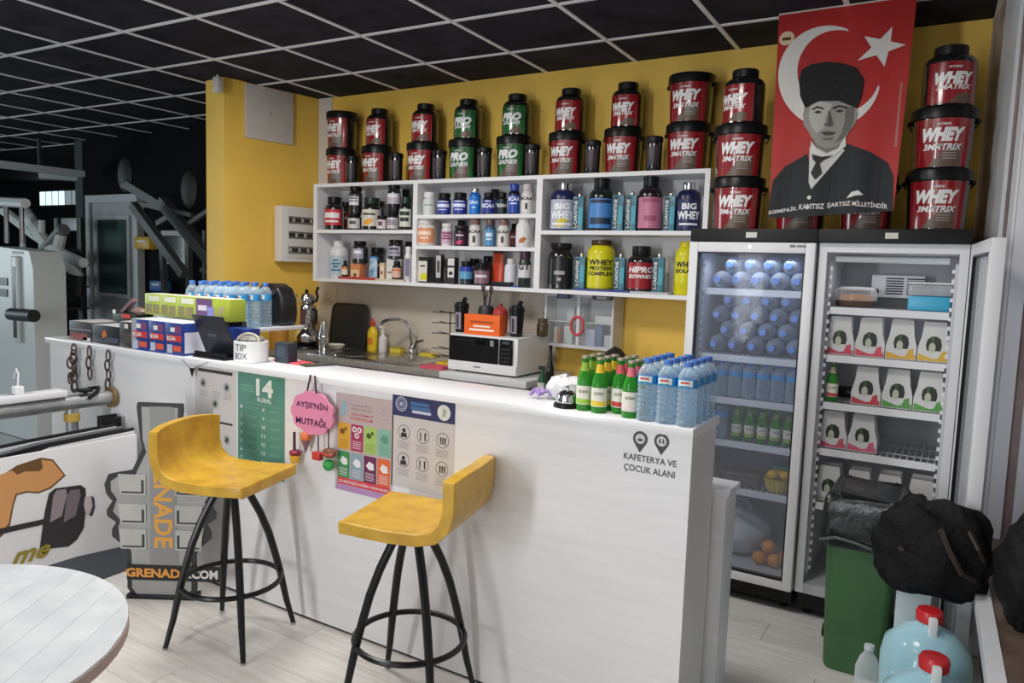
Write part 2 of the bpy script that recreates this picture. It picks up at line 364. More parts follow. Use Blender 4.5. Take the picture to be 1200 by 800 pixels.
rel(G().box(BX0+.01, BX1-.01, YF+.006, 2.54, 0, .012), bar).build('plinth', mat('dark_plinth', (.05, .045, .05), .6), bar, None)
low = thing('low_cabinet', 'low white cabinet standing against the inner side of the bar counter', 'cabinet', (-1.1, 2.64, 0))
rel(G().box(-1.5, -.655, 2.566, 2.70, 0, .815, .003), low).build('body', WHITE, low)
rel(G().box(-1.5, -.645, 2.563, 2.71, .815, .84, .003), low).build('top', WHITE_TOP, low)
# ---- kitchen run on the back wall
for i in range(3):
    x0 = -4.35+i*.745
    c = thing('base_cabinet', 'white base cabinet under the sink worktop', 'cabinet', (x0+.37, 3.95, 0), group='base cabinets under the sink worktop')
    rel(G().box(x0, x0+.74, 3.71, 4.262, 0, .90), c).build('body', WHITE, c, None)
    d = rel(G().box(x0+.005, x0+.735, 3.69, 3.709, .1, .89), c).build('door', WHITE, c, None)
    rel(G().tube([(x0+.62, 3.69, .8), (x0+.62, 3.66, .8), (x0+.72, 3.66, .8), (x0+.72, 3.69, .8)], .006), c).build('handle', STEEL, d)
ZW = .94
wt = thing('worktop', 'grey worktop carrying the sink and the microwave', 'worktop', (-3.2, 3.96, .90))
rel(G().box(-4.36, -2.72, 3.66, 4.264, .90, ZW, .004), wt).build('slab', mat('grey_stone', (.30, .28, .26), .25, var=.25, scale=40), wt)
rel(G().box(-2.718, -2.10, 3.66, 4.264, .90, ZW, .004), wt).build('slab', mat('pale_slab', (.66, .67, .69), .25), wt)
sk = thing('sink', 'stainless steel sink with drainboard set on the worktop', 'sink', (-3.42, 3.93, ZW))
g = G().box(-.45, .45, -.24, .24, 0, .006, .002); g.build('rim', STEEL, sk)
G().lathe([(.15, .0065), (.165, .009), (.165, .0066)], 28, (-.22, 0), 1, 1.1, cap=False).build('basin_edge', CHROME, sk)
G().lathe([(.002, .0063), (.15, .0064)], 28, (-.22, 0), 1, 1.1, cap=False).build('basin', mat('dull_steel', (.22, .22, .22), .35, metal=1), sk)
for i in range(5): G().box(.08+i*.06, .095+i*.06, -.19, .19, .006, .009).build('drain_rib', STEEL, sk, None)
tap = thing('kitchen_tap', 'curved chrome tap behind the steel sink', 'tap', (-3.36, 4.20, ZW))
pts = [(0, 0, .02), (0, -.01, .12), (0, -.02, .19), (-.02, -.05, .235), (-.06, -.09, .255), (-.11, -.13, .25), (-.14, -.155, .235), (-.15, -.165, .215)]
G().tube(pts, .012, 10).build('spout', CHROME, tap)
G().lathe([(.028, 0), (.026, .03), (.018, .06), (.015, .07)], 16).build('base', CHROME, tap)
G().tube([(.02, 0, .05), (.05, -.01, .1), (.12, -.02, .115)], [.014, .011, .008]).build('lever', CHROME, tap)
rs = thing('raised_shelf', 'raised white shelf behind the bar holding water bottles', 'shelf', (-3.7, 2.82, 0))
rel(G().box(-4.25, -3.28, 2.575, 3.10, 1.188, 1.21, .003), rs).build('board', WHITE_TOP, rs)
rel(G().box(-4.2, -3.75, 2.60, 2.62, 0, 1.188), rs).build('support_panel', WHITE, rs, None)
rel(G().box(-4.2, -3.95, 3.06, 3.08, 0, 1.188), rs).build('support_panel', WHITE, rs, None)
# ---- wall shelf
SF = 4.005; SB = YB-.003
sh = thing('wall_shelf', 'white wall shelf unit in three bays loaded with supplement jars', 'shelf', (-2.68, 4.14, 1.44))
def sb(n, x0, x1, z0, z1, y0=SF, y1=SB): return rel(G().box(x0, x1, y0, y1, z0, z1), sh).build(n, WHITE, sh, None)
SX = [-4.152, -4.115, -3.222, -3.186, -2.272, -2.232, -1.242, -1.214]
ZT, ZB_, T = 2.145, 1.463, .024
sb('side_panel', SX[0], SX[1], ZB_-T, ZT-T); sb('divider', SX[2], SX[3], ZB_, ZT-T); sb('divider', SX[4], SX[5], ZB_, ZT-T); sb('side_panel', SX[6], SX[7], ZB_-T, ZT-T)
sb('top_board', SX[0], SX[7], ZT-T, ZT); sb('bottom_board', SX[1], SX[6], ZB_-T, ZB_)
ZL = 1.815; ZM1 = 1.915; ZM2 = 1.712
sb('shelf_board', SX[1], SX[2], ZL-T, ZL); sb('shelf_board', SX[3], SX[4], ZM1-T, ZM1); sb('shelf_board', SX[3], SX[4], ZM2-T, ZM2); sb('shelf_board', SX[5], SX[6], ZL-T, ZL)
for a, b in ((1, 2), (3, 4), (5, 6)): sb('back_panel', SX[a], SX[b], ZB_, ZT-T, SB-.006, SB)
# ---- fridges
M_FW = mat('fridge_white', (.74, .74, .76), .35); M_LIN = mat('fridge_liner', (.50, .51, .54), .4)
M_GLASS = clear('fridge_glass', (.86, .90, .97), .05, .03)
FY0, FY1 = 3.62, 4.2
def fridge(name, x0, x1, label, shelves):
    f = thing(name, label, 'fridge', ((x0+x1)/2, (FY0+FY1)/2, 0))
    B = lambda n, m, *a, par=None, bev=0: rel(G().box(*a, bev), f).build(n, m, par or f, .6 if bev else None)
    B('base', BLACKP, x0+.01, x1-.01, FY0+.04, FY1-.01, .03, .115)
    for sx in (x0+.05, x1-.05):
        rel(G().lathe([(.02, 0), (.02, .03)], 12, (sx, FY0+.08)), f).build('foot', BLACKP, f); rel(G().lathe([(.02, 0), (.02, .03)], 12, (sx, FY1-.06)), f).build('foot', BLACKP, f)
    B('side_wall', M_FW, x0, x0+.035, FY0, FY1, .115, 1.74); B('side_wall', M_FW, x1-.035, x1, FY0, FY1, .115, 1.74)
    B('back_wall', M_LIN, x0+.035, x1-.035, FY1-.03, FY1, .115, 1.74)
    B('bottom', M_LIN, x0+.035, x1-.035, FY0, FY1-.03, .115, .16); B('top_wall', M_FW, x0+.035, x1-.035, FY0, FY1-.03, 1.70, 1.74)
    B('top_cap', mat('fridge_cap', (.008, .008, .009), .45, spec=.25), x0-.004, x1+.004, FY0-.03, FY1, 1.741, 1.802, bev=.006)
    B('badge', mat('badge_silver', (.6, .58, .52), .4), (x0+x1)/2-.025, (x0+x1)/2+.025, FY0-.033, FY0-.0305, 1.76, 1.785)
    for z in shelves:
        s_ = B('shelf', M_FW, x0+.055, x1-.055, FY0+.055, FY0+.067, z-.028, z+.004)
        g = G()
        for i in range(18): xx = x0+.06+i*(x1-x0-.12)/17; g.bar((xx, FY0+.067, z-.003), (xx, FY1-.04, z-.003), .004, .004)
        for yy in (FY0+.2, FY0+.38, FY1-.05): g.bar((x0+.04, yy, z-.006), (x1-.04, yy, z-.006), .005, .004)
        rel(g, f).build('wire_grid', M_FW, s_, None)
    for sx in (x0+.0352, x1-.047):
        B('shelf_rail', M_LIN, sx, sx+.011, FY0+.04, FY0+.07, .2, 1.66)
        g = G()
        for i in range(36): g.box(sx-.0 if sx > x0+.1 else sx+.011, (sx-.0 if sx > x0+.1 else sx+.011)+(.01 if sx < x0+.1 else -.01), FY0+.042, FY0+.06, .22+i*.04, .236+i*.04)
        o = rel(g, f).build('rail_teeth', M_FW, f, None); o['kind'] = 'stuff'
    return f
def door_parts(f, frame_m, w, z0, z1, fr=.042, th=.045):
    """door in its own frame: hinge at local x=0, leaf to x=w, front face at y=0, inner face at y=th"""
    d = bpy.data.objects.new('door', G().box(0, fr, 0, th, z0, z1, .004).mesh('door', .6)); COL.objects.link(d); d.data.materials.append(frame_m); d.parent = f
    for n, a in (('door_stile', (w-fr, w, 0, th, z0, z1)), ('door_rail', (fr, w-fr, 0, th, z0, z0+fr)), ('door_rail', (fr, w-fr, 0, th, z1-fr-.005, z1))):
        G().box(*a, .004).build(n, frame_m, d)
    g = G()
    for a in ((fr, fr+.006, z0+fr, z1-fr), (w-fr-.006, w-fr, z0+fr, z1-fr), (fr, w-fr, z0+fr, z0+fr+.006), (fr, w-fr, z1-fr-.011, z1-fr-.005)): g.box(a[0], a[1], .003, th-.003, a[2], a[3])
    g.build('glass_seal', BLACKP, d, None)
    G().box(fr+.006, w-fr-.006, .016, .026, z0+fr+.006, z1-fr-.011).build('pane', M_GLASS, d, None)
    return d
def mz(u, v, Y=3.68): return atY(u, v, Y).z
F1S = [mz(885, 343)+.012, mz(885, 422)+.012, mz(885, 473)+.012, mz(885, 524)+.012, mz(885, 579)+.012]
F2S = [mz(1042, 367)+.012, mz(1038, 425)+.012, mz(1032, 482)+.012, mz(1027, 538)+.012, mz(1020, 600)+.0]
fridge1 = fridge('drinks_fridge', -1.165, -.59, 'white drinks fridge with closed glass door full of water bottles', F1S)
fridge2 = fridge('drinks_fridge', -.582, .0, 'white drinks fridge with open glass door holding carrier packs', F2S)
d1 = door_parts(fridge1, M_FW, .575, .12, 1.738); d1.location = (-.2875, FY0-.046-(FY0+FY1)/2, 0)
G().tube([(.02, -.0, .98), (.02, -.035, 1.0), (.02, -.04, 1.08), (.02, -.035, 1.16), (.02, 0, 1.18)], .011).build('door_handle', mat('grey_handle', (.2, .2, .17), .4), d1)
G().flat(.465, .49, 1.717, 1.728, 0).flat(.495, .535, 1.718, 1.727, 0).map(lambda p: (p.x, -.0012, p.z)).build('brand_lettering', ink('6e6a68'), d1, None)
G().lathe([(.007, -.0), (.007, .003)], 12).map(lambda p: (p.x+.2875, -.0-p.z, 1.718+p.y)).build('lock', STEEL, d1)
d2 = door_parts(fridge2, M_FW, .575, .12, 1.738); d2.location = (.291+.003, FY0-.052-(FY0+FY1)/2, 0); d2.rotation_euler = (0, 0, math.radians(-84.5))
# evaporator and lamp of the open fridge
e = rel(G().box(-.40, -.17, FY1-.16, FY1-.031, 1.50, 1.61, .008), fridge2).build('fan_unit', M_FW, fridge2)
g = G()
for c in (-.335, -.245):
    for i in range(7): g.box(c, c+.075, FY1-.163, FY1-.1602, 1.518+i*.012, 1.524+i*.012)
rel(g, fridge2).build('vent_slots', BLACKP, e, None)
rel(G().lathe([(.012, 0), (.012, .004)], 14).map(lambda p: (p.x-.375, FY1-.1602-p.z, 1.53+p.y)), fridge2).build('knob', BLACKP, e)
rel(G().tube([(-.52, FY0+.08, 1.672), (-.07, FY0+.08, 1.672)], .014, 12), fridge2).build('lamp_tube', mat('lamp_tube', (.75, .78, .8), .4), fridge2)
for f_, x in ((fridge1, -.88), (fridge2, -.29)):
    area('fridge_fill_light', (x, FY0+.14, 1.66), (0, 0, 0), .4, .1, 0.6 if x < -.5 else .4, (.86, .93, 1))  # added fill, the open fridge's own tube gives no light
# ---- stools
M_SEAT = mat('yellow_leatherette', (.62, .37, .035), .34, col2=(.50, .27, .022), scale=14, bump=.06)
def stool(loc, a, label):
    s = thing('bar_stool', label, 'stool', loc, a, 'yellow bar stools at the bar counter')
    # side profile: seat runs +x (front) to -x, then turns up into a low back
    prof = [(.187, .700), (.182, .712), (.10, .708), (0, .704), (-.10, .707), (-.155, .720), (-.19, .752), (-.207, .80), (-.214, .86), (-.218, .912)]
    th = .042; hw = .195; n = len(prof); nw = 9
    top = []; bot = []
    for i, (x, z) in enumerate(prof):
        a0 = Vector(prof[max(i-1, 0)]); a1 = Vector(prof[min(i+1, n-1)]); t = (a1-a0).normalized(); nn = Vector((t.y, -t.x))   # upward/inner normal
        if nn.y < 0 and i < 4: nn = -nn
        top.append((x, z)); bot.append((x-nn.x*th, z-nn.y*th) if i else (x-.004, z-th+.006))
    def wz(i, w):                                     # the back's upper edge dips towards its ends
        k = max(0, (i-5)/(n-6)); return -.016*k*(abs(w)**3)
    def wx(i, w): return -.012*max(0, (i-5)/(n-6))*(-(w*w))*2
    vs = []; fs = []
    for side in (top, bot):
        for i, (x, z) in enumerate(side):
            for j in range(nw):
                w = -1+2*j/(nw-1); ww = hw*(1-(.03 if i == 0 else 0))
                vs.append((x+wx(i, w), w*ww, z+wz(i, w)))
    def id(s_, i, j): return s_*n*nw+i*nw+j
    for i in range(n-1):
        for j in range(nw-1):
            fs.append((id(0, i, j), id(0, i+1, j), id(0, i+1, j+1), id(0, i, j+1))[::-1]); fs.append((id(1, i, j), id(1, i+1, j), id(1, i+1, j+1), id(1, i, j+1)))
    for i in range(n-1):
        fs.append((id(0, i, 0), id(0, i+1, 0), id(1, i+1, 0), id(1, i, 0))); fs.append((id(0, i, nw-1), id(0, i+1, nw-1), id(1, i+1, nw-1), id(1, i, nw-1))[::-1])
    for j in range(nw-1):
        fs.append((id(0, 0, j), id(0, 0, j+1), id(1, 0, j+1), id(1, 0, j))[::-1]); fs.append((id(0, n-1, j), id(0, n-1, j+1), id(1, n-1, j+1), id(1, n-1, j)))
    o = G().add(vs, fs).build('seat', M_SEAT, s, .9)
    bv = o.modifiers.new('soft_edge', 'BEVEL'); bv.width = .009; bv.segments = 3; bv.limit_method = 'ANGLE'; bv.angle_limit = .7
    G().lathe([(.07, .655), (.07, .668)], 20).build('mount_plate', BLACKM, s)
    for k in range(4):
        t = math.radians(45+90*k); c, sn = math.cos(t), math.sin(t)
        rz = [(.045, .66), (.075, .60), (.115, .52), (.15, .43), (.178, .33), (.20, .24), (.225, .12), (.255, .008)]
        l = G().tube([(r*c, r*sn, z) for r, z in rz], [.0155]*5+[.0150, .013, .010], 10).build('leg', BLACKM, s)
        G().lathe([(.011, 0), (.011, .009)], 10, (.256*c, .256*sn)).build('foot_cap', mat('grey_cap', (.3, .3, .3), .5), l)
    G().tube([(.197*math.cos(2*math.pi*i/40), .197*math.sin(2*math.pi*i/40), .25) for i in range(40)], .011, 8, closed=True).build('foot_ring', BLACKM, s)
    return s
stool((-2.53, 1.998, 0), math.radians(16), 'yellow bar stool before the green poster, its back towards the gym')
stool((-1.615, 2.04, 0), math.radians(193), 'yellow bar stool before the navy headed poster, its back towards the fridges')
# ---- round table
tb = thing('round_table', 'round white plank patterned table with rosy brown edge', 'table', (-1.857, .604, 0))
R_ = .455
dl = atZ(99, 671, .75)-atZ(0, 747, .75); an = math.atan2(dl.y, dl.x)
G().lathe([(R_-.006, .716), (R_, .72), (R_, .744), (R_-.002, .7455)], 64).build('table_top', mat('rosy_edge', (.42, .30, .27), .45), tb)
M_TP = world_mat('whitewashed_plank', (.62, .66, .68), (.76, .79, .81), 4, (3, 3, 1), .28, .05)
nst = 13; wst = 2*R_/nst
for i in range(nst):
    a, b = -R_+i*wst+.0004, -R_+(i+1)*wst-.0004
    a = max(a, -R_+.0005); b = min(b, R_-.0005)
    poly = []
    for q in range(9): yy = a+(b-a)*q/8; poly.append((math.sqrt(max(1e-8, (R_-.002)**2-yy*yy)), yy))
    for q in range(9): yy = b+(a-b)*q/8; poly.append((-math.sqrt(max(1e-8, (R_-.002)**2-yy*yy)), yy))
    G().plate(poly, .7455, .7505).build('plank', M_TP, tb, None, rz=an)
G().lathe([(.04, .03), (.035, .1), (.035, .716)], 20).build('column', BLACKM, tb)
G().lathe([(.25, 0), (.25, .012), (.06, .03)], 36).build('base', BLACKM, tb)
# ================================================================ SUPPLEMENT TUBS AND JARS
M_TUB = mat('black_tub', (.010, .010, .011), .2, coat=.8)
M_RED = mat('red_label', (.33, .012, .018), .25, coat=.9, col2=(.20, .006, .010), scale=7, stretch=(1, 1, .6))
M_GREEN = mat('green_label', (.02, .17, .035), .25, coat=.9, col2=(.008, .06, .014), scale=7)
M_TXT = mat('white_print', (.80, .80, .80), .4)
M_SCOOP = mat('brown_print', (.13, .085, .06), .4)
def curved_poly(poly, r, zc, slope=0, eps=.0018, a0=0):
    """wrap an x,z outline on a cylinder (cut into strips so that it follows the curve)"""
    x0 = min(p[0] for p in poly); x1 = max(p[0] for p in poly); N = max(2, int((x1-x0)/.012))
    bm = bmesh.new(); bm.faces.new([bm.verts.new((x, 0, z)) for x, z in poly])
    for i in range(1, N):
        bmesh.ops.bisect_plane(bm, geom=bm.verts[:]+bm.edges[:]+bm.faces[:], plane_co=(x0+(x1-x0)*i/N, 0, 0), plane_no=(1, 0, 0))
    bm.verts.index_update()
    g = G().add([v.co for v in bm.verts], [[v.index for v in f.verts] for f in bm.faces]); bm.free()
    return wrap(g, r, zc, a0, eps, slope)
def bucket(label, loc, words, lm, rz=0, r=.112, h=.252, group=None, handle=True):
    t = thing('supplement_bucket', label, 'bucket', loc, rz, group)
    rb = r*.88; hb = h-.045; sl = (r*.95-rb)/hb
    G().lathe([(rb-.006, 0), (rb, .006), (r*.95, hb), (r*.95, h-.012)], 32).build('body', M_TUB, t)
    G().lathe([(r*.97, h-.048), (r*1.02, h-.046), (r*1.02, h-.006), (r*1.0, h), (r*.93, h), (r*.92, h-.006)], 32).build('lid', BLACKP, t)
    a = 1.02
    r0 = rb+sl*.008; r1 = rb+sl*(hb-.006)
    lb = G().arc(r0, r1, .008, hb-.006, -a, a, 22).build('label', lm, t)
    rm = rb+sl*hb*.5; W = 2.2*rm
    if words[0] == 'WHEY': items = [(words[0], W*.66, .058, .66), (words[1], W*.60, .026, .42)]
    else: items = [(words[0], W*.62, .056, .68), (words[1], W*.60, .028, .45)]
    g = G()
    for s, w, hh, zz in items:
        q = wrap(text(s, w, hh, .065 if hh > .04 else .03, .28), rb+sl*hb*zz, hb*zz, 0, .0022, sl); g.add(q.v, q.f)
    q = wrap(text('NUTREND', W*.2, .010, .02), rb+sl*hb*.86, hb*.86, 0, .0022, sl); g.add(q.v, q.f)
    g.build('lettering', M_TXT, lb, None)
    k = rm
    curved_poly([(-.055, -.098+.0), (.02, -.012-.0), (.075, -.012), (.075, -.098)], rm, hb*.5, sl).build('scoop_print', M_SCOOP, lb, None)
    g = G()
    for i in range(4): q = curved_poly([(.0, -.03-i*.011), (.055, -.03-i*.011), (.055, -.034-i*.011), (.0, -.034-i*.011)], rm, hb*.5, sl, .0024); g.add(q.v, q.f)
    q = curved_poly([(-.018, -.004), (.004, -.004), (.000, -.016), (-.022, -.016)], rm, hb*.5, sl, .0024); g.add(q.v, q.f)
    g.build('small_print', mat('grey_print', (.35, .32, .3), .4), lb, None)
    if handle:
        pts = []
        for i in range(15):
            a_ = math.pi*i/14; pts.append((r*1.04*math.cos(a_), -.012-r*.30*math.sin(a_)*0, h-.06-.085*math.sin(a_)))
        pts = [(x*1.0, (r*1.05)*(-0.0)+(.0), z) for x, y, z in pts]
        # wire bail lying against the back half of the tub
        pts = [(r*1.05*math.cos(math.pi*i/14), r*1.05*math.sin(math.pi*i/14), h-.05-.05*math.sin(math.pi*i/14)) for i in range(15)]
        G().tube(pts, .0035, 6).build('bail_handle', BLACKP, t)
        for s_ in (-1, 1): G().sphere((s_*r*1.03, 0, h-.052), .012, 8, 6).build('handle_lug', BLACKP, t)
    return t
def bigjar(label, loc, words, lm, rz=0, r=.092, h=.262, group=None):
    t = thing('supplement_jar', label, 'jar', loc, rz, group)
    G().lathe([(r-.008, 0), (r, .008), (r, h*.70), (r*.98, h*.75), (r*.86, h*.81), (r*.60, h*.85), (r*.58, h*.87)], 32).build('body', M_TUB, t)
    G().lathe([(r*.62, h*.85), (r*.64, h*.855), (r*.64, h*.985), (r*.60, h), (.001, h)], 28, cap=False).build('cap', BLACKP, t)
    a = 1.04; lb = G().arc(r, r, .012, h*.70, -a, a, 22).build('label', lm, t)
    W = 2.24*r; g = G()
    for s, w, hh, zz in [(words[0], W*.66, .050, .44), (words[1], W*.60, .022, .30)]:
        q = wrap(text(s, w, hh, .065 if hh > .04 else .03, .28), r, h*zz, 0, .0022); g.add(q.v, q.f)
    q = wrap(text('NUTREND', W*.22, .009, .02), r, h*.61, 0, .0026); g.add(q.v, q.f)
    g.build('lettering', M_TXT, lb, None)
    curved_poly([(-.02, -.05), (.02, -.012), (.07, -.012), (.07, -.05)], r, h*.245).build('scoop_print', M_SCOOP, lb, None)
    return t
WH = ('WHEY', '3MATRIX'); PG = ('PRO', 'GAINER')
ORD = ['first', 'second', 'third', 'fourth', 'fifth', 'sixth', 'seventh', 'eighth']
cols = [(-4.00, WH, 'b'), (-3.655, WH, 'j'), (-3.245, WH, 'j'), (-2.893, PG, 'j'), (-2.52, PG, 'j'), (-2.142, WH, 'j'), (-1.775, WH, 'j'), (-1.386, WH, 'b')]
YS = 4.136
for i, (x, w, kd) in enumerate(cols):
    lm = M_GREEN if w is PG else M_RED; cn = 'green' if w is PG else 'red'
    nm = 'black bucket with %s label, lower one of the %s column from the yellow side wall' % (cn, ORD[i])
    r_ = .126 if i == 7 else .114
    bucket(nm, (x, YS, ZT), w, lm, math.radians(4 if i else 0), r_, .255, 'buckets on top of the wall shelf')
    if kd == 'b': bucket('black bucket with red label, upper one of the %s column from the yellow side wall' % ORD[i], (x, YS, ZT+.256), w, lm, math.radians(3), r_, .262, 'buckets on top of the wall shelf')
    else: bigjar('black jar with %s label, %s column from the yellow side wall' % (cn, ORD[i]), (x+.012, YS, ZT+.256), w, lm, math.radians(5), .092, .262, 'jars on the buckets of the wall shelf')
# plain dark tubs between the columns
for i, u in enumerate([414, 466, 517, 569, 625, 699, 767]):
    x = max(atY(u, 190, 4.08).x, cols[i][0]+.163)
    if i < 7: x = min(x, cols[i+1][0]-.163)
    t = thing('dark_tub', 'plain glossy dark tub beside the bucket of the %s column from the yellow wall' % ORD[i], 'tub', (x, 4.066, ZT), 0, 'dark tubs between the bucket columns')
    G().lathe([(.040, 0), (.043, .006), (.045, .15), (.043, .165)], 24).build('body', mat('dark_gloss', (.012, .012, .015), .16, coat=.5), t)
    G().lathe([(.047, .163), (.048, .166), (.048, .188), (.043, .194), (.001, .194)], 24, cap=False).build('lid', BLACKP, t)
    G().arc(.0435, .0448, .03, .14, -.7, .9, 10).build('label', mat('smoky_label', (.025, .022, .026), .2, col2=(.07, .05, .06), scale=9), t)
# stacks on the fridges
YT = 3.80; ZF = 1.803
X1 = -1.006; X4 = -.142
bucket('black bucket with red label, bottom of the stack on the closed fridge', (X1, YT, ZF), WH, M_RED, math.radians(8), .126, .252, 'buckets on the fridges')
bucket('black bucket with red label, middle of the stack on the closed fridge', (X1-.004, YT, ZF+.253), WH, M_RED, math.radians(8), .124, .252, 'buckets on the fridges')
bigjar('black jar with red label on top of the stack on the closed fridge', (X1, YT, ZF+.506), WH, M_RED, math.radians(-18), .098, .268, 'jars on the fridges')
bucket('black bucket with red label, bottom of the stack beside the window wall', (X4, YT, ZF), WH, M_RED, math.radians(2), .128, .258, 'buckets on the fridges')
bucket('black bucket with red label, middle of the stack beside the window wall', (X4, YT, ZF+.259), WH, M_RED, math.radians(4), .126, .258, 'buckets on the fridges')
bigjar('black jar with red label on top of the stack beside the window wall', (X4+.006, YT, ZF+.518), WH, M_RED, math.radians(14), .103, .262, 'jars on the fridges')
for i, x in enumerate((-.715, -.425)):
    bucket('black bucket with red label half hidden behind the flag, over the %s fridge' % ('closed' if i == 0 else 'open'), (x, 3.84, ZF), WH, M_RED, 0, .122, .252, 'buckets on the fridges')
# ---------------------------------------------------------------- small products on the shelf boards
A0 = .38
def words_on(lb, r, zc, lines, colr, curved=True, y=0):
    for s, w, hh, dz, sh_ in lines:
        if s: q = text(s, w, hh, .045, sh_)
        else: q = G().flat(-w/2, w/2, -hh/2, hh/2, 0)
        q = put(q, 0, dz)
        q = wrap(q, r, zc, A0, .0020) if curved else q.map(lambda p: (p.x, y, p.z+zc))
        q.build('lettering' if s else 'printed_line', colr, lb, None)
def item(px, ytop, z, kind, look, cat, body, cap, lab, lines=(), txt='f0f0f0', group=None, Y=None, dy=0., capr=.62, caph=.16, lr=(.12, .66), la=1.2, name=None, flat_top=False, accent=None, zadd=0):
    """a jar, box, bottle or pouch standing on a board: px = its sides, ytop = its top in the photograph"""
    um = (px[0]+px[1])/2
    Yc = 4.05 if Y is None else Y
    for _ in range(3):
        p = atY(um, ytop, Yc); w = (px[1]-px[0])*depth((p.x, Yc, z))/F
        if Y is None: Yc = SF+.012+w/2+dy
    h = p.z-z-zadd; r = w/2
    bm = body if not isinstance(body, str) else ink(body, .3); cm = cap if not isinstance(cap, str) else ink(cap, .35); lm = lab if not isinstance(lab, str) else ink(lab, .35)
    X = atY(um, ytop+8, Yc).x
    if kind == 'box':
        w = w*.80; dpt = min(.10, w*.8)
        t = thing(name or 'supplement_box', look, cat, (X, Yc, z+zadd), 0, group)
        G().box(-w/2, w/2, -dpt/2, dpt/2, 0, h, .0015).build('carton', bm, t)
        y = -dpt/2-.0006; lb = G().flat(-w*.44, w*.44, h*lr[0], h*lr[1], y).build('label', lm, t, None)
        if accent: G().flat(-w*.2, w*.42, h*(lr[0]+.06), h*(lr[0]+.30), y-.0005).build('printed_patch', ink(accent), lb, None)
        if lines: words_on(lb, 0, h*(lr[0]+lr[1])/2, [(s, w*a, h*b, h*c, sh_) for s, a, b, c, sh_ in lines], ink(txt), False, y-.0009)
        G().box(-w/2+.004, w/2-.004, -dpt/2+.004, dpt/2-.004, h, h+.0006).build('top_flap', lm, t, None)
        return t, h
    t = thing(name or ('supplement_jar' if kind == 'jar' else 'supplement_'+kind), look, cat, (X, Yc, z+zadd), 0, group)
    if kind == 'pouch':
        g = G().lathe([(r*.98, 0), (r, h*.04), (r*.96, h*.5), (r*.9, h*.8), (r*.84, h*.93)], 20, sy=.45)
        g.map(lambda p: (p.x, p.y*max(.12, 1-.9*(p.z/h)**2), p.z)); g.build('bag', bm, t)
        G().box(-r*.86, r*.86, -.004, .004, h*.92, h).build('seal', cm, t, None)
        return t, h
    hb = h*(1-caph)
    G().lathe([(r*.93, 0), (r, h*.025), (r, hb*.80), (r*.95, hb*.88), (r*.78, hb*.95), (r*capr*.9, hb)], 24).build('body', bm, t)
    cp = G().lathe([(r*capr, hb-.002), (r*capr*1.03, hb+.001), (r*capr*1.03, h-.003), (r*capr*.96, h), (.0008, h)], 20, cap=False).build('cap', cm, t)
    lb = G().arc(r, r, h*lr[0], min(h*lr[1], hb*.79), -la+A0, la+A0, 16).build('label', lm, t)
    if accent: curved_poly([(-r*.5, -h*.1), (r*.1, -h*.1), (r*.55, h*.06), (r*.1, h*.1), (-r*.4, h*.03)], r, h*(lr[0]+.14), 0, .0018, A0).build('printed_patch', ink(accent), lb, None)
    if lines: words_on(lb, r, h*(lr[0]+min(lr[1], .8))/2, [(s, r*2*a, h*b, h*c, sh_) for s, a, b, c, sh_ in lines], ink(txt))
    return t, h
bars3 = [('', .8, .07, .1, 0), ('', .6, .05, 0, 0), ('', .7, .04, -.1, 0)]
GL = 'jars on the upper board of the bay beside the yellow wall'
item((381, 403), 231, ZL, 'jar', 'black jar with slanted red and white label beside the bay side panel', 'jar', M_TUB, BLACKP, 'c03038', [('', .9, .16, .06, 0), ('', .8, .06, -.12, 0)], 'e8e0e0', GL, lr=(.14, .62), capr=.7, caph=.2)
t, h1 = item((408, 423.5), 250.5, ZL, 'jar', 'squat jar with white label carrying a black jar on it', 'jar', '1a1a1c', BLACKP, 'c9c8c2', [('', .5, .2, 0, 0)], '4a4a48', GL, capr=.9, caph=.1, lr=(.1, .85))
item((409, 425), 218.5, ZL, 'jar', 'black jar with white label stacked on a squat jar with white label', 'jar', M_TUB, BLACKP, 'd8d6de', bars3, '55505a', GL, zadd=h1+.001, lr=(.3, .85), la=.8, capr=.85)
item((424.5, 447), 232, ZL, 'jar', 'black jar with cream label and yellow fruit print', 'jar', M_TUB, mat('darkgreen_lid', (.01, .03, .02), .3), 'd4cfc0', [('', .7, .06, .1, .2)], '3b3b30', GL, accent='e09a18', lr=(.12, .66), capr=.8, caph=.2, la=1.35)
item((441.5, 453.5), 253, ZL, 'jar', 'tiny jar with pinkish white label in front of the cream labelled jar', 'jar', '2a2226', BLACKP, 'd8c8cc', [('', .4, .3, 0, 0)], '5a4048', GL, Y=4.03, capr=.9, caph=.1, lr=(.08, .88))
t, h2 = item((453.5, 468), 249.5, ZL, 'jar', 'small jar with grey white scribbled label carrying a black jar', 'jar', '1c1a1e', BLACKP, 'c8c0c4', [('', .8, .05, .1, .3), ('', .7, .05, 0, .3), ('', .8, .05, -.1, .3)], '4a3c44', GL, capr=.9, caph=.1, lr=(.08, .86))
item((454, 470), 215.5, ZL, 'jar', 'black jar with grey lilac label stacked near the bay divider', 'jar', M_TUB, BLACKP, 'b9b0bd', [('', .8, .1, .05, 0)], 'e5e0ea', GL, zadd=h2+.001, lr=(.3, .75), capr=.85)
item((468.5, 483.5), 231, ZL, 'jar', 'black jar with white and pale green slanted label against the divider', 'jar', M_TUB, mat('darkgreen_lid', (.01, .03, .02), .3), 'cdd2c4', [('', .8, .12, .1, .3), ('', .7, .12, -.08, .3)], '2b332b', GL, lr=(.1, .7), capr=.8, caph=.2)
GL2 = 'products on the bottom board of the bay beside the yellow wall'
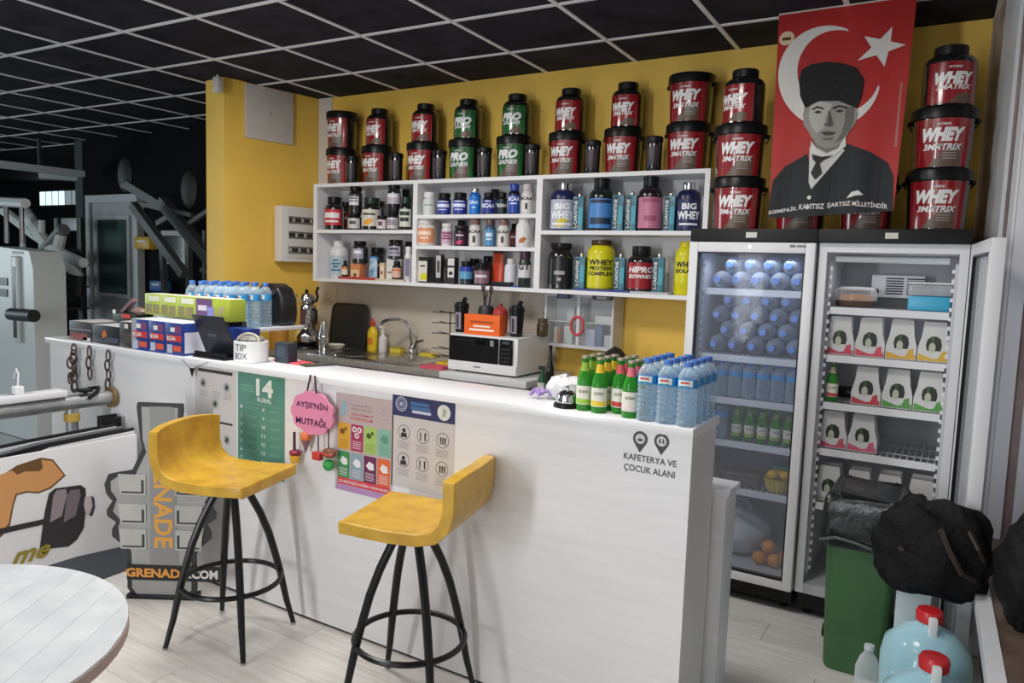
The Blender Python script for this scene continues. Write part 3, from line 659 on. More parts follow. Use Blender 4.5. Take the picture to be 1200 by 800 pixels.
item((387, 408), 282, ZB_, 'bottle', 'big white plastic bottle with blue dotted label', 'bottle', 'd9d8d8', 'e4e2e2', 'b8c4cc', [('', .3, .05, .14, 0), ('', .5, .05, .05, 0), ('', .3, .06, -.03, 0), ('', .55, .05, -.12, 0)], '3c7690', GL2, dy=.07, lr=(.08, .6), capr=.6, caph=.14)
t, h3 = item((411, 429), 308.5, ZB_, 'box', 'orange and cream carton under a black jar', 'carton', 'd88a5a', 'd88a5a', 'e6c9a0', [('', .3, .3, -.1, 0)], '7a4a3a', GL2, lr=(.05, .6), dy=.03)
item((413, 431), 282.5, ZB_, 'jar', 'black jar with grey photo label on the orange carton', 'jar', M_TUB, BLACKP, '9a94a4', [('', .5, .14, 0, 0)], 'e8e4ee', GL2, zadd=h3+.001, lr=(.2, .8), la=.8, capr=.8, dy=.03)
item((400.5, 408.5), 305, ZB_+.019, 'bottle', 'tiny dark dropper bottle with orange band beside the white bottle', 'bottle', '20181a', BLACKP, 'e0d8c8', [('', 1.3, .16, .14, 0)], 'd88a4a', GL2, Y=4.065, lr=(.1, .66), caph=.26, capr=.5)
item((431, 444), 300, ZB_, 'pouch', 'blue and white foil pouch', 'pouch', mat('blue_white_foil', (.55, .66, .75), .3, col2=(.08, .25, .48), scale=22), '3a7ab0', 'ffffff', (), group=GL2, dy=.03)
item((445, 453.5), 308, ZB_, 'box', 'narrow cream carton behind the flat cream box', 'carton', 'd8bf9a', 'd8bf9a', 'e8d8be', [('', .5, .2, 0, 0)], 'a8683a', GL2, dy=.03, lr=(.1, .8))
t, h4 = item((453, 467), 303.5, ZB_, 'box', 'white carton under a black jar with pale label', 'carton', 'd8d4d2', 'd8d4d2', 'e4e0de', [('', .6, .1, 0, 0)], '9a8a8a', GL2, dy=.03)
item((455, 473), 281, ZB_, 'jar', 'black jar with pale label on the white carton', 'jar', M_TUB, BLACKP, 'a8a4b4', [('', .6, .12, .05, 0), ('', .8, .05, -.15, 0)], '4a3c4a', GL2, zadd=h4+.001, lr=(.15, .8), la=.9, capr=.85, dy=.03)
item((459.5, 471), 306, ZB_+.014, 'bottle', 'small dark bottle with pink and orange label', 'bottle', '1a1416', BLACKP, 'e0b0a0', [('', 1., .12, .12, 0)], 'd07a3a', GL2, Y=4.06, lr=(.1, .7), caph=.2)
item((474, 483.5), 289, ZB_, 'bottle', 'white bottle with grey violet print against the divider', 'bottle', 'd4d2d4', 'dcdadc', 'c4c0ca', [('', .5, .5, 0, 0)], '77708a', GL2, lr=(.08, .75), capr=.7, dy=.02)
def flatbox(u0, u1, v, z, hgt, Y0, dep, col, label, name='flat_box'):
    a = atY(u0, v, Y0); b = atY(u1, v, Y0)
    t = thing(name, label, 'box', ((a.x+b.x)/2, Y0+dep/2, z)); w = b.x-a.x
    G().box(-w/2, w/2, -dep/2, dep/2, 0, hgt, .002).build('carton', ink(col), t)
    G().flat(-w*.42, w*.42, hgt*.2, hgt*.8, -dep/2-.0006).build('printed_band', ink(col, .3), t, None)
    return t
flatbox(396, 438.5, 322, ZB_, .0185, 4.012, .09, 'b8463c', 'flat red box lying at the board edge beneath the blue dotted bottle')
flatbox(439.5, 473, 325, ZB_, .0135, 4.012, .085, 'd6c8b4', 'flat cream box lying at the board edge beneath the pink labelled bottle')
GM1 = 'jars on the top board of the middle bay'
item((488.5, 497), 233, ZM1, 'jar', 'small teal jar half behind a white jar', 'jar', '5f9a92', '4c8a84', '6faea4', (), group=GM1, dy=.09)
item((496, 511), 225.5, ZM1, 'jar', 'white jar with white lid on the top board of the middle bay', 'jar', 'd8d8d6', 'e2e2e0', 'cfd6d2', [('', .7, .06, .05, 0)], '8fa8a0', GM1, capr=.85, caph=.22)
item((512.5, 529), 226.5, ZM1, 'jar', 'blue label jar with white lettering beside the white jar', 'jar', '10142c', BLACKP, '2c3a98', [('', .95, .15, .02, .1), ('', .6, .04, -.16, 0), ('', .8, .04, .2, 0)], 'dfe4ff', GM1, lr=(.06, .74), capr=.85, caph=.2)
item((531, 548), 226, ZM1, 'jar', 'blue label jar with white lettering beside the bright blue can', 'jar', '10142c', BLACKP, '2c3a98', [('', .95, .15, .02, .1), ('', .6, .04, -.16, 0), ('', .8, .04, .2, 0)], 'dfe4ff', GM1, lr=(.06, .74), capr=.85, caph=.2)
item((550, 564), 221, ZM1, 'bottle', 'bright blue can with silver cap', 'can', '1660b4', STEEL, '1f78d0', [('EAA', .8, .13, .05, 0), ('', .3, .05, -.14, 0)], 'cfe8ff', GM1, lr=(.05, .78), capr=.6, caph=.14)
item((565.5, 581), 226, ZM1, 'jar', 'blue and black jar lettered BCAA', 'jar', '12152a', BLACKP, '26368c', [('BCAA', 1.05, .19, .0, .2), ('', .5, .04, .2, 0)], 'e6ecff', GM1, lr=(.06, .74), capr=.8, caph=.2)
item((583, 594.5), 225.5, ZM1, 'jar', 'dark green black jar lettered BCAA', 'jar', '0c1414', BLACKP, '16302e', [('BCAA', 1.1, .16, 0, .2)], 'dfe8e4', GM1, lr=(.06, .74), capr=.8, caph=.2)
item((596, 610), 215.5, ZM1, 'jar', 'tall blue and black jar lettered BCAA', 'jar', '10121e', '24409a', '2448a8', [('BCAA', 1.05, .14, .1, .25), ('', .6, .04, -.05, 0)], 'e6ecff', GM1, lr=(.04, .76), capr=.75, caph=.22)
item((611.5, 625), 216, ZM1, 'bottle', 'white bottle lettered BCAA on the top board beside the divider', 'bottle', 'cfcccc', 'bcb8b6', 'dcd8d6', [('BCAA', 1.15, .11, .12, 0), ('', .2, .2, -.14, 0)], '201c20', GM1, lr=(.04, .76), capr=.75, caph=.2)
GM2 = 'jars on the middle board of the middle bay'
item((489, 511.5), 255.5, ZM2, 'jar', 'wide white jar with orange peach label', 'jar', 'd8d4d0', 'dedad8', 'e0946c', [('', .7, .14, .05, 0), ('', .5, .06, -.12, 0)], 'f4d8c6', GM2, lr=(.1, .7), capr=.8, caph=.2)
item((517.5, 531), 262, ZM2, 'jar', 'white jar with plum striped label', 'jar', 'd8d2d4', 'ded8da', 'c8a8b8', [('', .9, .07, .12, 0), ('', .6, .07, 0, 0), ('', .9, .07, -.12, 0)], '8a2c60', GM2, lr=(.1, .8), capr=.9, caph=.14)
item((532, 549), 264.5, ZM2, 'jar', 'dark purple jar with pink splash', 'jar', '22121f', '1c101a', '38182f', [('', .5, .06, .1, 0)], 'e8d8e4', GM2, accent='d23a6a', lr=(.06, .8), capr=.92, caph=.14)
item((550, 564.5), 256.5, ZM2, 'bottle', 'white bottle with brown cap lettered BCAA beside the purple jar', 'bottle', 'd2cdca', '7a5850', 'dcd6d2', [('BCAA', 1.15, .12, .14, 0), ('', .22, .24, -.14, 0)], '241c1e', GM2, lr=(.04, .76), capr=.8, caph=.2)
item((568, 581), 257.5, ZM2, 'bottle', 'blue grey bottle with brown cap between two white bottles', 'bottle', '3a5a78', '5a4440', '4f8cb8', [('', .6, .14, .06, 0), ('', .5, .06, -.1, 0)], 'd0e2f0', GM2, lr=(.04, .72), capr=.8, caph=.2)
item((583.5, 597), 257, ZM2, 'bottle', 'white bottle with brown cap lettered BCAA beside the blue grey bottle', 'bottle', 'd2cdca', '7a5850', 'dcd6d2', [('BCAA', 1.15, .12, .14, 0), ('', .22, .24, -.14, 0)], '3a1c26', GM2, lr=(.04, .76), capr=.8, caph=.2)
item((605, 623), 254.5, ZM2, 'bottle', 'white bottle with brown cookie print beside the divider', 'bottle', 'dcdada', 'e2e0e0', 'e0dcda', (), group=GM2, accent='b06a3c', lr=(.1, .74), capr=.7, caph=.16)
GM3 = 'products on the bottom board of the middle bay'
item((490, 508), 301, ZB_, 'box', 'white and black carton with yellow star burst', 'carton', '2a2826', '2a2826', 'd8d4c8', [('', .5, .06, .2, 0)], '3a3630', GM3, accent='d8cc2a', lr=(.06, .84))
item((511, 520.5), 298, ZB_, 'box', 'narrow silver and black bar carton', 'carton', '242424', '242424', 'b8b6b4', [('', .5, .4, 0, 0)], '4a4846', GM3, lr=(.2, .96))
item((524.5, 537.5), 301.5, ZB_, 'box', 'pale carton crossed by dark stripes', 'carton', '3c3a38', '3c3a38', 'd6d4d0', [('', .9, .08, .05, 0), ('', .5, .12, -.2, 0)], '2c2a2a', GM3, lr=(.25, .96))
item((539, 555), 306, ZB_, 'jar', 'dark jar with two tone blue label', 'jar', '20303c', BLACKP, '5a9cc0', [('', 1.2, .2, .14, 0)], '2a3ca0', GM3, lr=(.25, .8), capr=.8, caph=.2)
item((556, 574.5), 308.5, ZB_, 'jar', 'dark jar with pinkish swirl label', 'jar', '281e24', BLACKP, '8a6a76', [('', .8, .12, .0, .3)], 'e4d4da', GM3, lr=(.1, .75), capr=.85, caph=.16)
item((576, 592), 293.5, ZB_, 'pouch', 'orange red foil pouch behind a flat black box', 'pouch', mat('orange_red_foil', (.62, .07, .02), .3, col2=(.45, .04, .015), scale=12), '3a3028', 'ffffff', (), group=GM3, dy=.075)
item((591.5, 606), 303, ZB_, 'bottle', 'plain milky white bottle near the divider', 'bottle', 'd0cfd8', 'cfcac4', 'd6d5de', (), group=GM3, dy=.02, capr=.6)
item((608, 623), 292.5, ZB_, 'bottle', 'tall tub lettered GT with plum top and dark green foot', 'jar', '22302a', '3c2038', 'd2ced2', [('GT', .95, .17, .06, .1)], '30222e', GM3, lr=(.26, .72), capr=.85, caph=.24)
flatbox(576, 597.5, 330, ZB_, .03, 4.012, .055, '22242c', 'flat black box lying before the orange red pouch')
flatbox(598.5, 607.5, 333, ZB_, .008, 4.008, .03, '2a56b0', 'small flat blue packet at the foot of the milky bottle')
GR1 = 'tubs on the upper board of the bay beside the fridges'
M_CARN = mat('teal_carton', (.05, .22, .29), .3, col2=(.03, .14, .20), scale=5)
def carn(px, ytop, z, where, Yx=None):
    u = (px[0]+px[1])/2; Y = Yx or 4.05
    p = atY(u, ytop, Y); w = .062; h = p.z-z
    t = thing('carnitine_box', 'slim teal carton lettered L-CARNITINE '+where, 'carton', (p.x, Y, z), math.radians(10), 'slim teal cartons beside the big tubs')
    G().box(-w/2, w/2, -w/2, w/2, 0, h, .0015).build('carton', M_CARN, t)
    y = -w/2-.0006
    lb = G().flat(-w*.46, -w*.0, h*.03, h*.95, y).build('label', ink('1d2c34'), t, None)
    q = text('L-CARNITINE', h*.80, w*.30, .02).map(lambda p_: (-w*.23-p_.z, y-.0006, h*.48+p_.x)); q.build('lettering', ink('dceaf0'), lb, None)
    G().flat(w*.06, w*.44, h*.2, h*.7, y).build('printed_patch', ink('3fa0b4'), t, None)
    G().lathe([(.011, h), (.011, h+.014), (.008, h+.022), (.001, h+.022)], 12, cap=False).build('bottle_cap', STEEL, t)
item((646, 676), 214.5, ZL, 'jar', 'navy jar with silver cap lettered BIG WHEY beside the divider', 'jar', '1c2050', CHROME, 'b9bccc', [('BIG', .62, .13, .16, .0), ('WHEY', 1.0, .17, -.02, 0), ('', .8, .04, -.2, 0)], 'f4f4f8', GR1, lr=(.04, .64), capr=.5, caph=.14, accent='d8c838')
carn((673, 686.5), 231, ZL, 'right of the navy jar with silver cap by the divider', 4.06)
item((691, 720.5), 208.5, ZL, 'jar', 'large black jar with blue label', 'jar', mat('black_green_tub', (.008, .016, .016), .2, coat=.4), BLACKP, '4a86c8', [('', .9, .06, .22, 0), ('', .9, .12, -.14, 0)], '20304e', GR1, lr=(.05, .60), capr=.62, caph=.2)
carn((719.5, 733), 229, ZL, 'touching the large jar with blue label', 4.06)
carn((734.5, 748), 229, ZL, 'touching the large jar with pink label', 4.06)
item((749, 778), 206, ZL, 'jar', 'large dark plum jar with pink label', 'jar', mat('plum_tub', (.018, .008, .012), .2, coat=.4), BLACKP, 'c87a96', [('', .7, .07, .22, 0), ('', .5, .1, -.1, 0)], 'a85674', GR1, lr=(.05, .60), capr=.62, caph=.2)
carn((779.5, 793), 230, ZL, 'left of the navy jar by the shelf end', 4.06)
item((794, 822), 214, ZL, 'jar', 'navy jar with silver cap lettered BIG WHEY at the shelf end panel', 'jar', '1a1c48', CHROME, '2a2f58', [('BIG', .62, .13, .16, .0), ('WHEY', 1.0, .17, -.02, 0), ('', .8, .04, -.2, 0)], 'f4f4f8', GR1, lr=(.04, .64), capr=.5, caph=.14)
GR2 = 'tubs on the bottom board of the bay beside the fridges'
item((643, 673), 285, ZB_, 'jar', 'large all black jar beside the divider', 'jar', M_TUB, BLACKP, '1c1c1c', [('', .4, .08, -.02, 0), ('', .15, .06, -.16, 0)], 'a8a8a8', GR2, lr=(.1, .66), capr=.8, caph=.12)
carn((675, 688), 301, ZB_+.012, 'right of the all black jar', 4.085)
item((689, 721.5), 281.5, ZB_+.012, 'jar', 'yellow jar with brown lid lettered WHEY PROTEIN COMPLEX', 'jar', 'd6cc14', '4a3410', 'd8d018', [('WHEY', .95, .11, .14, 0), ('PROTEIN', .85, .08, .02, 0), ('COMPLEX', 1.0, .08, -.09, 0)], '2a2608', GR2, Y=4.13, lr=(.05, .76), capr=.72, caph=.1)
carn((721.5, 734), 302, ZB_+.012, 'right of the yellow jar with brown lid', 4.085)
item((736, 768), 288.5, ZB_+.012, 'jar', 'black jar with red label lettered HIPRO ISOWHEY', 'jar', M_TUB, BLACKP, '9c1a24', [('HIPRO', 1.0, .14, .08, .2), ('ISOWHEY', .95, .09, -.07, .2)], 'f0e8e8', GR2, Y=4.12, lr=(.05, .74), capr=.66, caph=.2)
carn((766, 780), 302, ZB_+.012, 'right of the black jar with red label', 4.085)
item((792, 816), 283, ZB_, 'jar', 'yellow jar lettered WHEY ISOLATE half hidden by the fridge', 'jar', 'd6cc14', 'd0c418', 'd8d018', [('WHEY', 1.0, .11, .08, 0), ('ISOLATE', 1.0, .08, -.04, 0)], '2a2608', GR2, Y=4.11, lr=(.22, .76), capr=.6, caph=.1)
flatbox(673, 737, 334, ZB_, .0115, 4.012, .20, '3a4690', 'flat blue box lying under the yellow jar with brown lid')
flatbox(738, 783, 338, ZB_, .0115, 4.012, .20, 'b8b8bc', 'flat white box lying under the black jar with red label')
# jars of the rear rank
def rear(px, ytop, z, body, lab, where, grp): item(px, ytop, z, 'jar', where, 'jar', body, BLACKP, lab, [('', .7, .08, .05, 0)], 'c8c8cc', grp, Y=4.21, lr=(.1, .7), capr=.75, caph=.18)
rear((399, 411), 237, ZL, M_TUB, '8a2a30', 'dark jar with red label in the rear rank behind the squat jar', GL)
rear((438, 452), 236, ZL, M_TUB, '3a5a9a', 'dark jar with blue label in the rear rank behind the tiny jar', GL)
rear((470, 481), 222, ZL, M_TUB, '5a4a6a', 'tall dark jar in the rear rank by the divider', GL)
rear((433, 452), 290, ZB_, M_TUB, '2c3644', 'dark jar in the rear rank behind the blue and white pouch', GL2)
rear((474, 484), 283, ZB_, M_TUB, '44383a', 'dark jar in the rear rank behind the white violet printed bottle', GL2)
rear((511, 523), 303, ZB_, '3a3a3e', '8a8a8c', 'grey jar in the rear rank behind the silver bar carton', GM3)
rear((549, 563), 303, ZB_, '2a2228', '5a3a4a', 'plum jar in the rear rank behind the blue labelled jar', GM3)
rear((565, 578), 300, ZB_, M_TUB, '30343a', 'black jar in the rear rank behind the pinkish swirl jar', GM3)
rear((574, 586), 222, ZM1, '10142c', '26368c', 'navy jar in the rear rank behind the BCAA jars', GM1)
rear((535, 547), 258, ZM2, '6a4a44', '9a6a5a', 'brown jar in the rear rank behind the dark purple jar', GM2)
rear((598, 608), 262, ZM2, '4a2c30', '7a3a40', 'maroon jar in the rear rank beside the cookie print bottle', GM2)
# ================================================================ THINGS ON AND ABOUT THE BAR
ZC = 1.10
def boxthing(name, label, cat, x0, x1, y0, y1, z0, z1, m, group=None, rz=0):
    t = thing(name, label, cat, ((x0+x1)/2, (y0+y1)/2, z0), rz, group); w = (x1-x0)/2; d = (y1-y0)/2
    G().box(-w, w, -d, d, 0, z1-z0, .0015).build('carton', m, t); return t, w, d, z1-z0
def fpatch(t, n, w, d, h, a, m, y=.0007):
    """flat print on the front of a carton, a = x0,x1,z0,z1 as fractions"""
    return G().flat(-w+2*w*a[0], -w+2*w*a[1], h*a[2], h*a[3], -d-y).build(n, m, t, None)
# --- cartons of protein bars along the gym end
t, w, d, h = boxthing('snack_display_box', 'dark grey open display carton with red band nearest the bar end', 'carton', -4.30, -4.08, 2.31, 2.50, ZC, ZC+.105, ink('3c3a40'), 'bar cartons on the gym end of the counter')
fpatch(t, 'printed_band', w, d, h, (.05, .8, .05, .4), ink('8a4438')); fpatch(t, 'printed_band', w, d, h, (0, 1, .55, .62), ink('8a888c')); fpatch(t, 'price_tag', w, d, h, (.62, .95, .02, .2), ink('d8d4cc')); G().box(-w+.004, w-.004, -d+.004, d-.004, h, h+.001).build('lid_edge', ink('c8c6c8'), t, None)
t, w, d, h = boxthing('snack_display_box', 'black display carton with orange round print', 'carton', -4.055, -3.80, 2.30, 2.49, ZC, ZC+.10, ink('1e1e24'), 'bar cartons on the gym end of the counter')
o_ = G().disc(-w*.1, h*.52, h*.22, -d-.0007).build('printed_disc', ink('c06a2a'), t, None); fpatch(t, 'printed_band', w, d, h, (.45, .95, .15, .4), ink('3c4458')); G().box(-w+.004, w-.004, -d+.004, d-.004, h, h+.001).build('lid_edge', ink('c4c6ca'), t, None)
t, w, d, h = boxthing('snack_display_box', 'dark brown tall display carton beside the blue cartons', 'carton', -3.785, -3.655, 2.29, 2.46, ZC, ZC+.135, ink('2a2422'), 'bar cartons on the gym end of the counter')
fpatch(t, 'printed_band', w, d, h, (.3, .9, .2, .6), ink('4a3a38')); fpatch(t, 'price_tag', w, d, h, (.35, .6, .75, .92), ink('d8d4d0')); G().box(-w+.004, w-.004, -d+.004, d-.004, h, h+.001).build('lid_edge', ink('d0d0ce'), t, None)
M_BLUE = mat('blue_carton', (.016, .035, .19), .3, col2=(.03, .06, .30), scale=20)
for i, (a, b) in enumerate(((-3.645, -3.50), (-3.497, -3.365), (-3.362, -3.225))):
    where = ('with pale left half beside the brown carton', 'between two like cartons', 'with white side flap beside the black stand')[i]
    t, w, d, h = boxthing('bar_carton', 'blue carton lettered BCAA '+where, 'carton', a-.01, b-.01, 2.275, 2.43, ZC, ZC+.158, M_BLUE, 'blue cartons of sachets')
    lb = fpatch(t, 'label', w, d, h, (.08, .92, .42, .62), ink('c8302c'))
    put(text('BCAA', w*1.0, h*.13, .03), -w*.3, h*.52).map(lambda p: (p.x, -d-.0012, p.z)).build('lettering', M_TXT, lb, None)
    fpatch(t, 'fruit_print', w, d, h, (.45, .9, .12, .3), ink('d8563a')); fpatch(t, 'sachet_print', w, d, h, (.1, .4, .06, .32), ink('b8bcd0')); fpatch(t, 'price_tag', w, d, h, (.3, .55, .72, .86), ink('e4e2e0')); fpatch(t, 'swoosh', w, d, h, (.55, .9, .68, .92), ink('7a3a68'))
    if i == 0: fpatch(t, 'pale_panel', w, d, h, (.02, .3, .02, .98), ink('9fa0a8'), .0004)
    G().box(-w+.003, w-.003, -d+.003, d-.003, h, h+.001).build('lid_edge', ink('dcdce0'), t, None)
    if i == 2: G().box(w+.0003, w+.002, -d+.01, d-.02, h*.08, h*.72).build('side_flap', ink('d8dae8'), t, None)
t, w, d, h = boxthing('bar_carton', 'blue carton standing behind the black stand', 'carton', -3.19, -2.985, 2.452, 2.53, ZC, ZC+.14, M_BLUE, 'blue cartons of sachets')
o_ = G().disc(w*.78, h*.75, .018, -d-.0008).build('printed_disc', ink('c85a4a'), t, None)
# second tier on a riser
t, w, d, h = boxthing('display_riser', 'white riser board behind the blue cartons', 'riser', -3.83, -3.23, 2.512, 2.558, ZC, ZC+.165, WHITE_TOP)
M_LIME = mat('lime_carton', (.46, .56, .06), .35, var=.12, scale=12)
for i, (a, b) in enumerate(((-3.815, -3.68), (-3.678, -3.54), (-3.538, -3.39))):
    where = ('at the end of its row', 'in the middle of its row', 'against the purple window carton')[i]
    t, w, d, h = boxthing('tea_carton', 'lime green carton with herb windows '+where, 'carton', a, b, 2.455, 2.552, ZC+.166, ZC+.278, M_LIME, 'lime green cartons on the riser')
    fpatch(t, 'white_title', w, d, h, (.25, .95, .66, .92), ink('dfe0cc'))
    for k in range(2): fpatch(t, 'herb_window', w, d, h, (.06+k*.47, .46+k*.47, .06, .52), mat('herb_print', (.20, .20, .09), .4, col2=(.34, .26, .12), scale=60))
    G().box(-w+.003, w-.003, -d+.003, d-.003, h, h+.001).build('lid_edge', ink('e6e8da'), t, None)
t, w, d, h = boxthing('tea_carton', 'lime and purple carton with a product picture beside the water bottles', 'carton', -3.385, -3.12, 2.455, 2.552, ZC+.166, ZC+.278, M_LIME, 'lime green cartons on the riser')
fpatch(t, 'purple_panel', w, d, h, (.02, .5, .04, .96), ink('6a4a78')); fpatch(t, 'white_band', w, d, h, (.08, .34, .42, .66), ink('d8d0d8'), .0010); fpatch(t, 'white_band', w, d, h, (.08, .4, .08, .18), ink('d8d0d8'), .0010); fpatch(t, 'lilac_patch', w, d, h, (.36, .56, .1, .6), ink('8a8ad0'), .0012)
G().shape([(.02, h*.08), (.05, h*.1), (.1, h*.62), (.085, h*.7), (.06, h*.66)], -d-.001).build('product_picture', ink('b8ac78'), t, None)
G().box(-w+.003, w-.003, -d+.003, d-.003, h, h+.001).build('lid_edge', ink('e0e2d8'), t, None)
# riser under the last carton
t, w, d, h = boxthing('display_riser', 'small riser block behind the black stand', 'riser', -3.2285, -3.12, 2.535, 2.559, ZC, ZC+.165, ink('3a3a40'))
# small packets on the riser at the gym end
sp = thing('snack_basket', 'small heap of dark snack packets with red tag beside the grey door', 'snacks', (-4.03, 2.50, ZC+.1025))
G().box(-.10, .10, -.04, .04, 0, .055, .01).build('tray', ink('2c342c'), sp); G().box(.0, .07, -.048, -.0405, .03, .05).build('red_tag', ink('c83a34'), sp, None)
G().bar((-.06, 0, .058), (.05, .0, .13), .03, .02).build('packet', ink('7a5a60'), sp, None); G().sphere((.09, 0, .07), .045, 10, 6, 1.2, .7, .5).build('packet', ink('8a7468'), sp); G().box(-.09, -.07, -.046, -.0405, .05, .07).build('price_tag', ink('e8e8e4'), sp, None)
# --- black slanted stand (menu holder) seen from behind
st = thing('menu_stand', 'black slanted plastic stand leaning back on the bar', 'stand', (-3.085, 2.355, ZC))
pts = [(-.118, 0), (.128, 0), (.072, .205), (-.165, .205)]
g = G().slab([(-.115, 0), (.12, 0), (.09, .205), (-.135, .205)], 0, .008); g.map(lambda p: (p.x, p.y+.03-p.z*.35, p.z)); g.build('panel', mat('stand_black', (.018, .02, .026), .35), st)
G().box(-.112, .122, -.055, .05, 0, .012, .003).build('foot', BLACKP, st); G().box(-.11, .12, -.045, -.035, .012, .03).build('ledge', BLACKP, st, None)
G().flat(-.05, .01, .102, .116, 0).map(lambda p: (p.x, .03-p.z*.35-.002, p.z)).build('maker_plate', ink('5a5e66'), st, None)
# --- tip box
tp = thing('tip_box', 'white round tin lettered TIP BOX with rope handle', 'tip box', (-2.87, 2.38, ZC))
G().lathe([(.075, 0), (.078, .004), (.078, .098), (.074, .1), (.073, .092), (.07, .03), (.001, .03)], 36, cap=False).build('tin', mat('white_tin', (.80, .80, .80), .3), tp)
for s, z, w in (('TIP', .072, .058), ('BOX', .032, .066)): wrap(text(s, w, .030, .0), .078, z, .22, .0015).build('lettering', ink('2a2a2c'), tp, None)
G().tube([(.074*math.cos(math.pi*i/12), -.02+.074*math.sin(math.pi*i/12)*.2, .098+.035*math.sin(math.pi*i/12)) for i in range(13)], .005, 8).build('rope_handle', mat('rope', (.5, .45, .38), .8), tp)
G().sphere((0, .0, .105), .062, 14, 8, 1.1, 1, .34).build('coins', mat('coins', (.10, .10, .09), .5, col2=(.3, .28, .25), scale=60), tp)
sc = thing('card_reader', 'small dark card reader box beside the tip box', 'box', (-2.735, 2.47, ZC))
G().box(-.045, .045, -.03, .03, 0, .095, .004).build('case', ink('2e3640'), sc); G().box(-.03, .03, -.0315, -.0302, .03, .08).build('face', ink('3e4a56'), sc, None)
rf = thing('red_folder', 'thin red folder with white sheet lying on the bar', 'folder', (-2.72, 2.50, ZC), math.radians(-8))
G().box(-.1, .1, -.045, .045, 0, .006, .001).build('cover', ink('d8505a'), rf); G().box(-.085, .02, -.03, .035, .006, .0085).build('sheet', ink('e8e2e2'), rf, None)
ph = thing('phone', 'dark smartphone lying on the bar beside the red folder', 'phone', (-2.555, 2.50, ZC), math.radians(68))
G().box(-.075, .075, -.036, .036, 0, .008, .003).build('case', ink('3a3f40'), ph); G().box(-.068, .068, -.032, .032, .008, .0084).build('screen', mat('phone_glass', (.05, .06, .06), .1), ph, None)
# --- water bottles
M_PET = clear('water_blue', (.72, .86, .96), .17, .08); M_CAP = mat('blue_cap', (.07, .20, .62), .35); M_WL = mat('blue_band', (.03, .30, .66), .35)
def water_bottle(label, loc, group, r=.0325, h=.205, name='water_bottle', deco=True):
    t = thing(name, label, 'bottle', loc, .0, group)
    pr = [(r*.9, 0), (r, .006)]
    for i in range(6): z = h*(.10+i*.08); pr += [(r, z), (r*.93, z+h*.03), (r, z+h*.06)]
    pr += [(r, h*.74), (r*.93, h*.80), (r*.62, h*.875), (r*.40, h*.91), (r*.40, h*.935)]
    G().lathe(pr, 20).build('body', M_PET, t)
    G().lathe([(r*.46, h*.925), (r*.47, h*.93), (r*.46, h), (.0006, h)], 14, cap=False).build('cap', M_CAP, t)
    lb = G().lathe([(r*1.012, h*.60), (r*1.012, h*.74)], 20, cap=False).build('label', M_WL, t)
    if deco:
        G().arc(r*1.012, r*1.012, h*.625, h*.725, -.75, .75, 8).build('label_patch', ink('dce8ee'), lb, None)
        curved_poly([(-.016, -.003), (.016, -.003), (.012, .004), (-.012, .004)], r*1.012, h*.685).build('logo', ink('c8503c'), lb, None)
        curved_poly([(-.017, -.004), (.017, -.004), (.012, -.001), (-.012, -.001)], r*1.012, h*.645).build('logo_swoosh', ink('3a8a5a'), lb, None)
    return t
wb0 = None
for iy in range(4):
    for ix in range(3):
        x = -.866+ix*.067; y = 2.308+iy*.068
        if iy == 3 and ix == 0: pass
        lab = 'small water bottle with blue cap and label in the pack on the bar end'
        if wb0 is None: wb0 = water_bottle(lab, (x, y, ZC), 'water bottle pack on the bar end')
        else: dup(wb0, (x, y, ZC))
GRP = 'water bottles on the raised shelf'
wb1 = None
for iy in range(4):
    for ix in range(5):
        x = -3.325-ix*.078; y = 2.62+iy*.078
        lab = 'half litre water bottle in the pack on the raised shelf'
        if wb1 is None: wb1 = water_bottle(lab, (x, y, 1.21), GRP, .035, .245)
        else: dup(wb1, (x, y, 1.21))
# --- green soda bottles
M_GGL = clear('green_bottle_glass', (.06, .42, .05), .42, .05)
FLAV = [('apple green', '8ab03a', '9cc83c'), ('lemon yellow', 'e0bc2c', 'e8c830'), ('red', 'c8545c', 'c23a34'), ('pink and white', 'd86a78', 'e4d8d4')]
def soda(label, loc, nk, lb_, group, sc_=1.0):
    t = thing('soda_bottle', label, 'bottle', loc, .3, group)
    r = .0275*sc_; h = .19*sc_
    G().lathe([(r*.9, 0), (r, .005), (r, h*.50), (r*.93, h*.58), (r*.60, h*.72), (r*.47, h*.82), (r*.45, h*.93), (r*.5, h*.94), (r*.5, h*.96)], 20).build('body', M_GGL, t)
    G().lathe([(r*.52, h*.955), (r*.56, h*.958), (r*.5, h*.995), (r*.45, h), (.0006, h)], 16, cap=False).build('crown_cap', mat('crown_cap', (.42, .38, .28), .35, metal=.6), t)
    G().lathe([(r*.62, h*.72), (r*.49, h*.82), (r*.47, h*.88)], 16, cap=False).build('neck_label', ink(nk), t)
    lb = G().arc(r, r, h*.12, h*.46, -1.25, 1.25, 12).build('label', ink('e6e2d4'), t)
    curved_poly([(-.028, -.014), (.028, -.014), (.028, .0), (-.028, .004)], r, h*.21).build('fruit_print', ink(lb_), lb, None)
    g = wrap(text('ULUDAG', .032, .010, .02), r, h*.36, 0, .0018); g.build('lettering', ink('5a5a50'), lb, None)
    return t
first = []
spots = [(-1.105, 2.335), (-1.045, 2.327), (-.985, 2.362), (-.928, 2.318)]
for k, (x, y) in enumerate(spots):
    nk, a, b = FLAV[k]
    for j in range(3):
        lab = 'green glass soda bottle with %s neck label %s' % (nk, ('at the front of its row', 'in the middle of its row', 'at the rear of its row')[j])
        loc = (x+(.0 if j else 0), y+j*.06, ZC)
        if j == 0: first.append(soda(lab, loc, a, b, nk+' soda bottles on the bar'))
        else: dup(first[k], loc, None, lab)
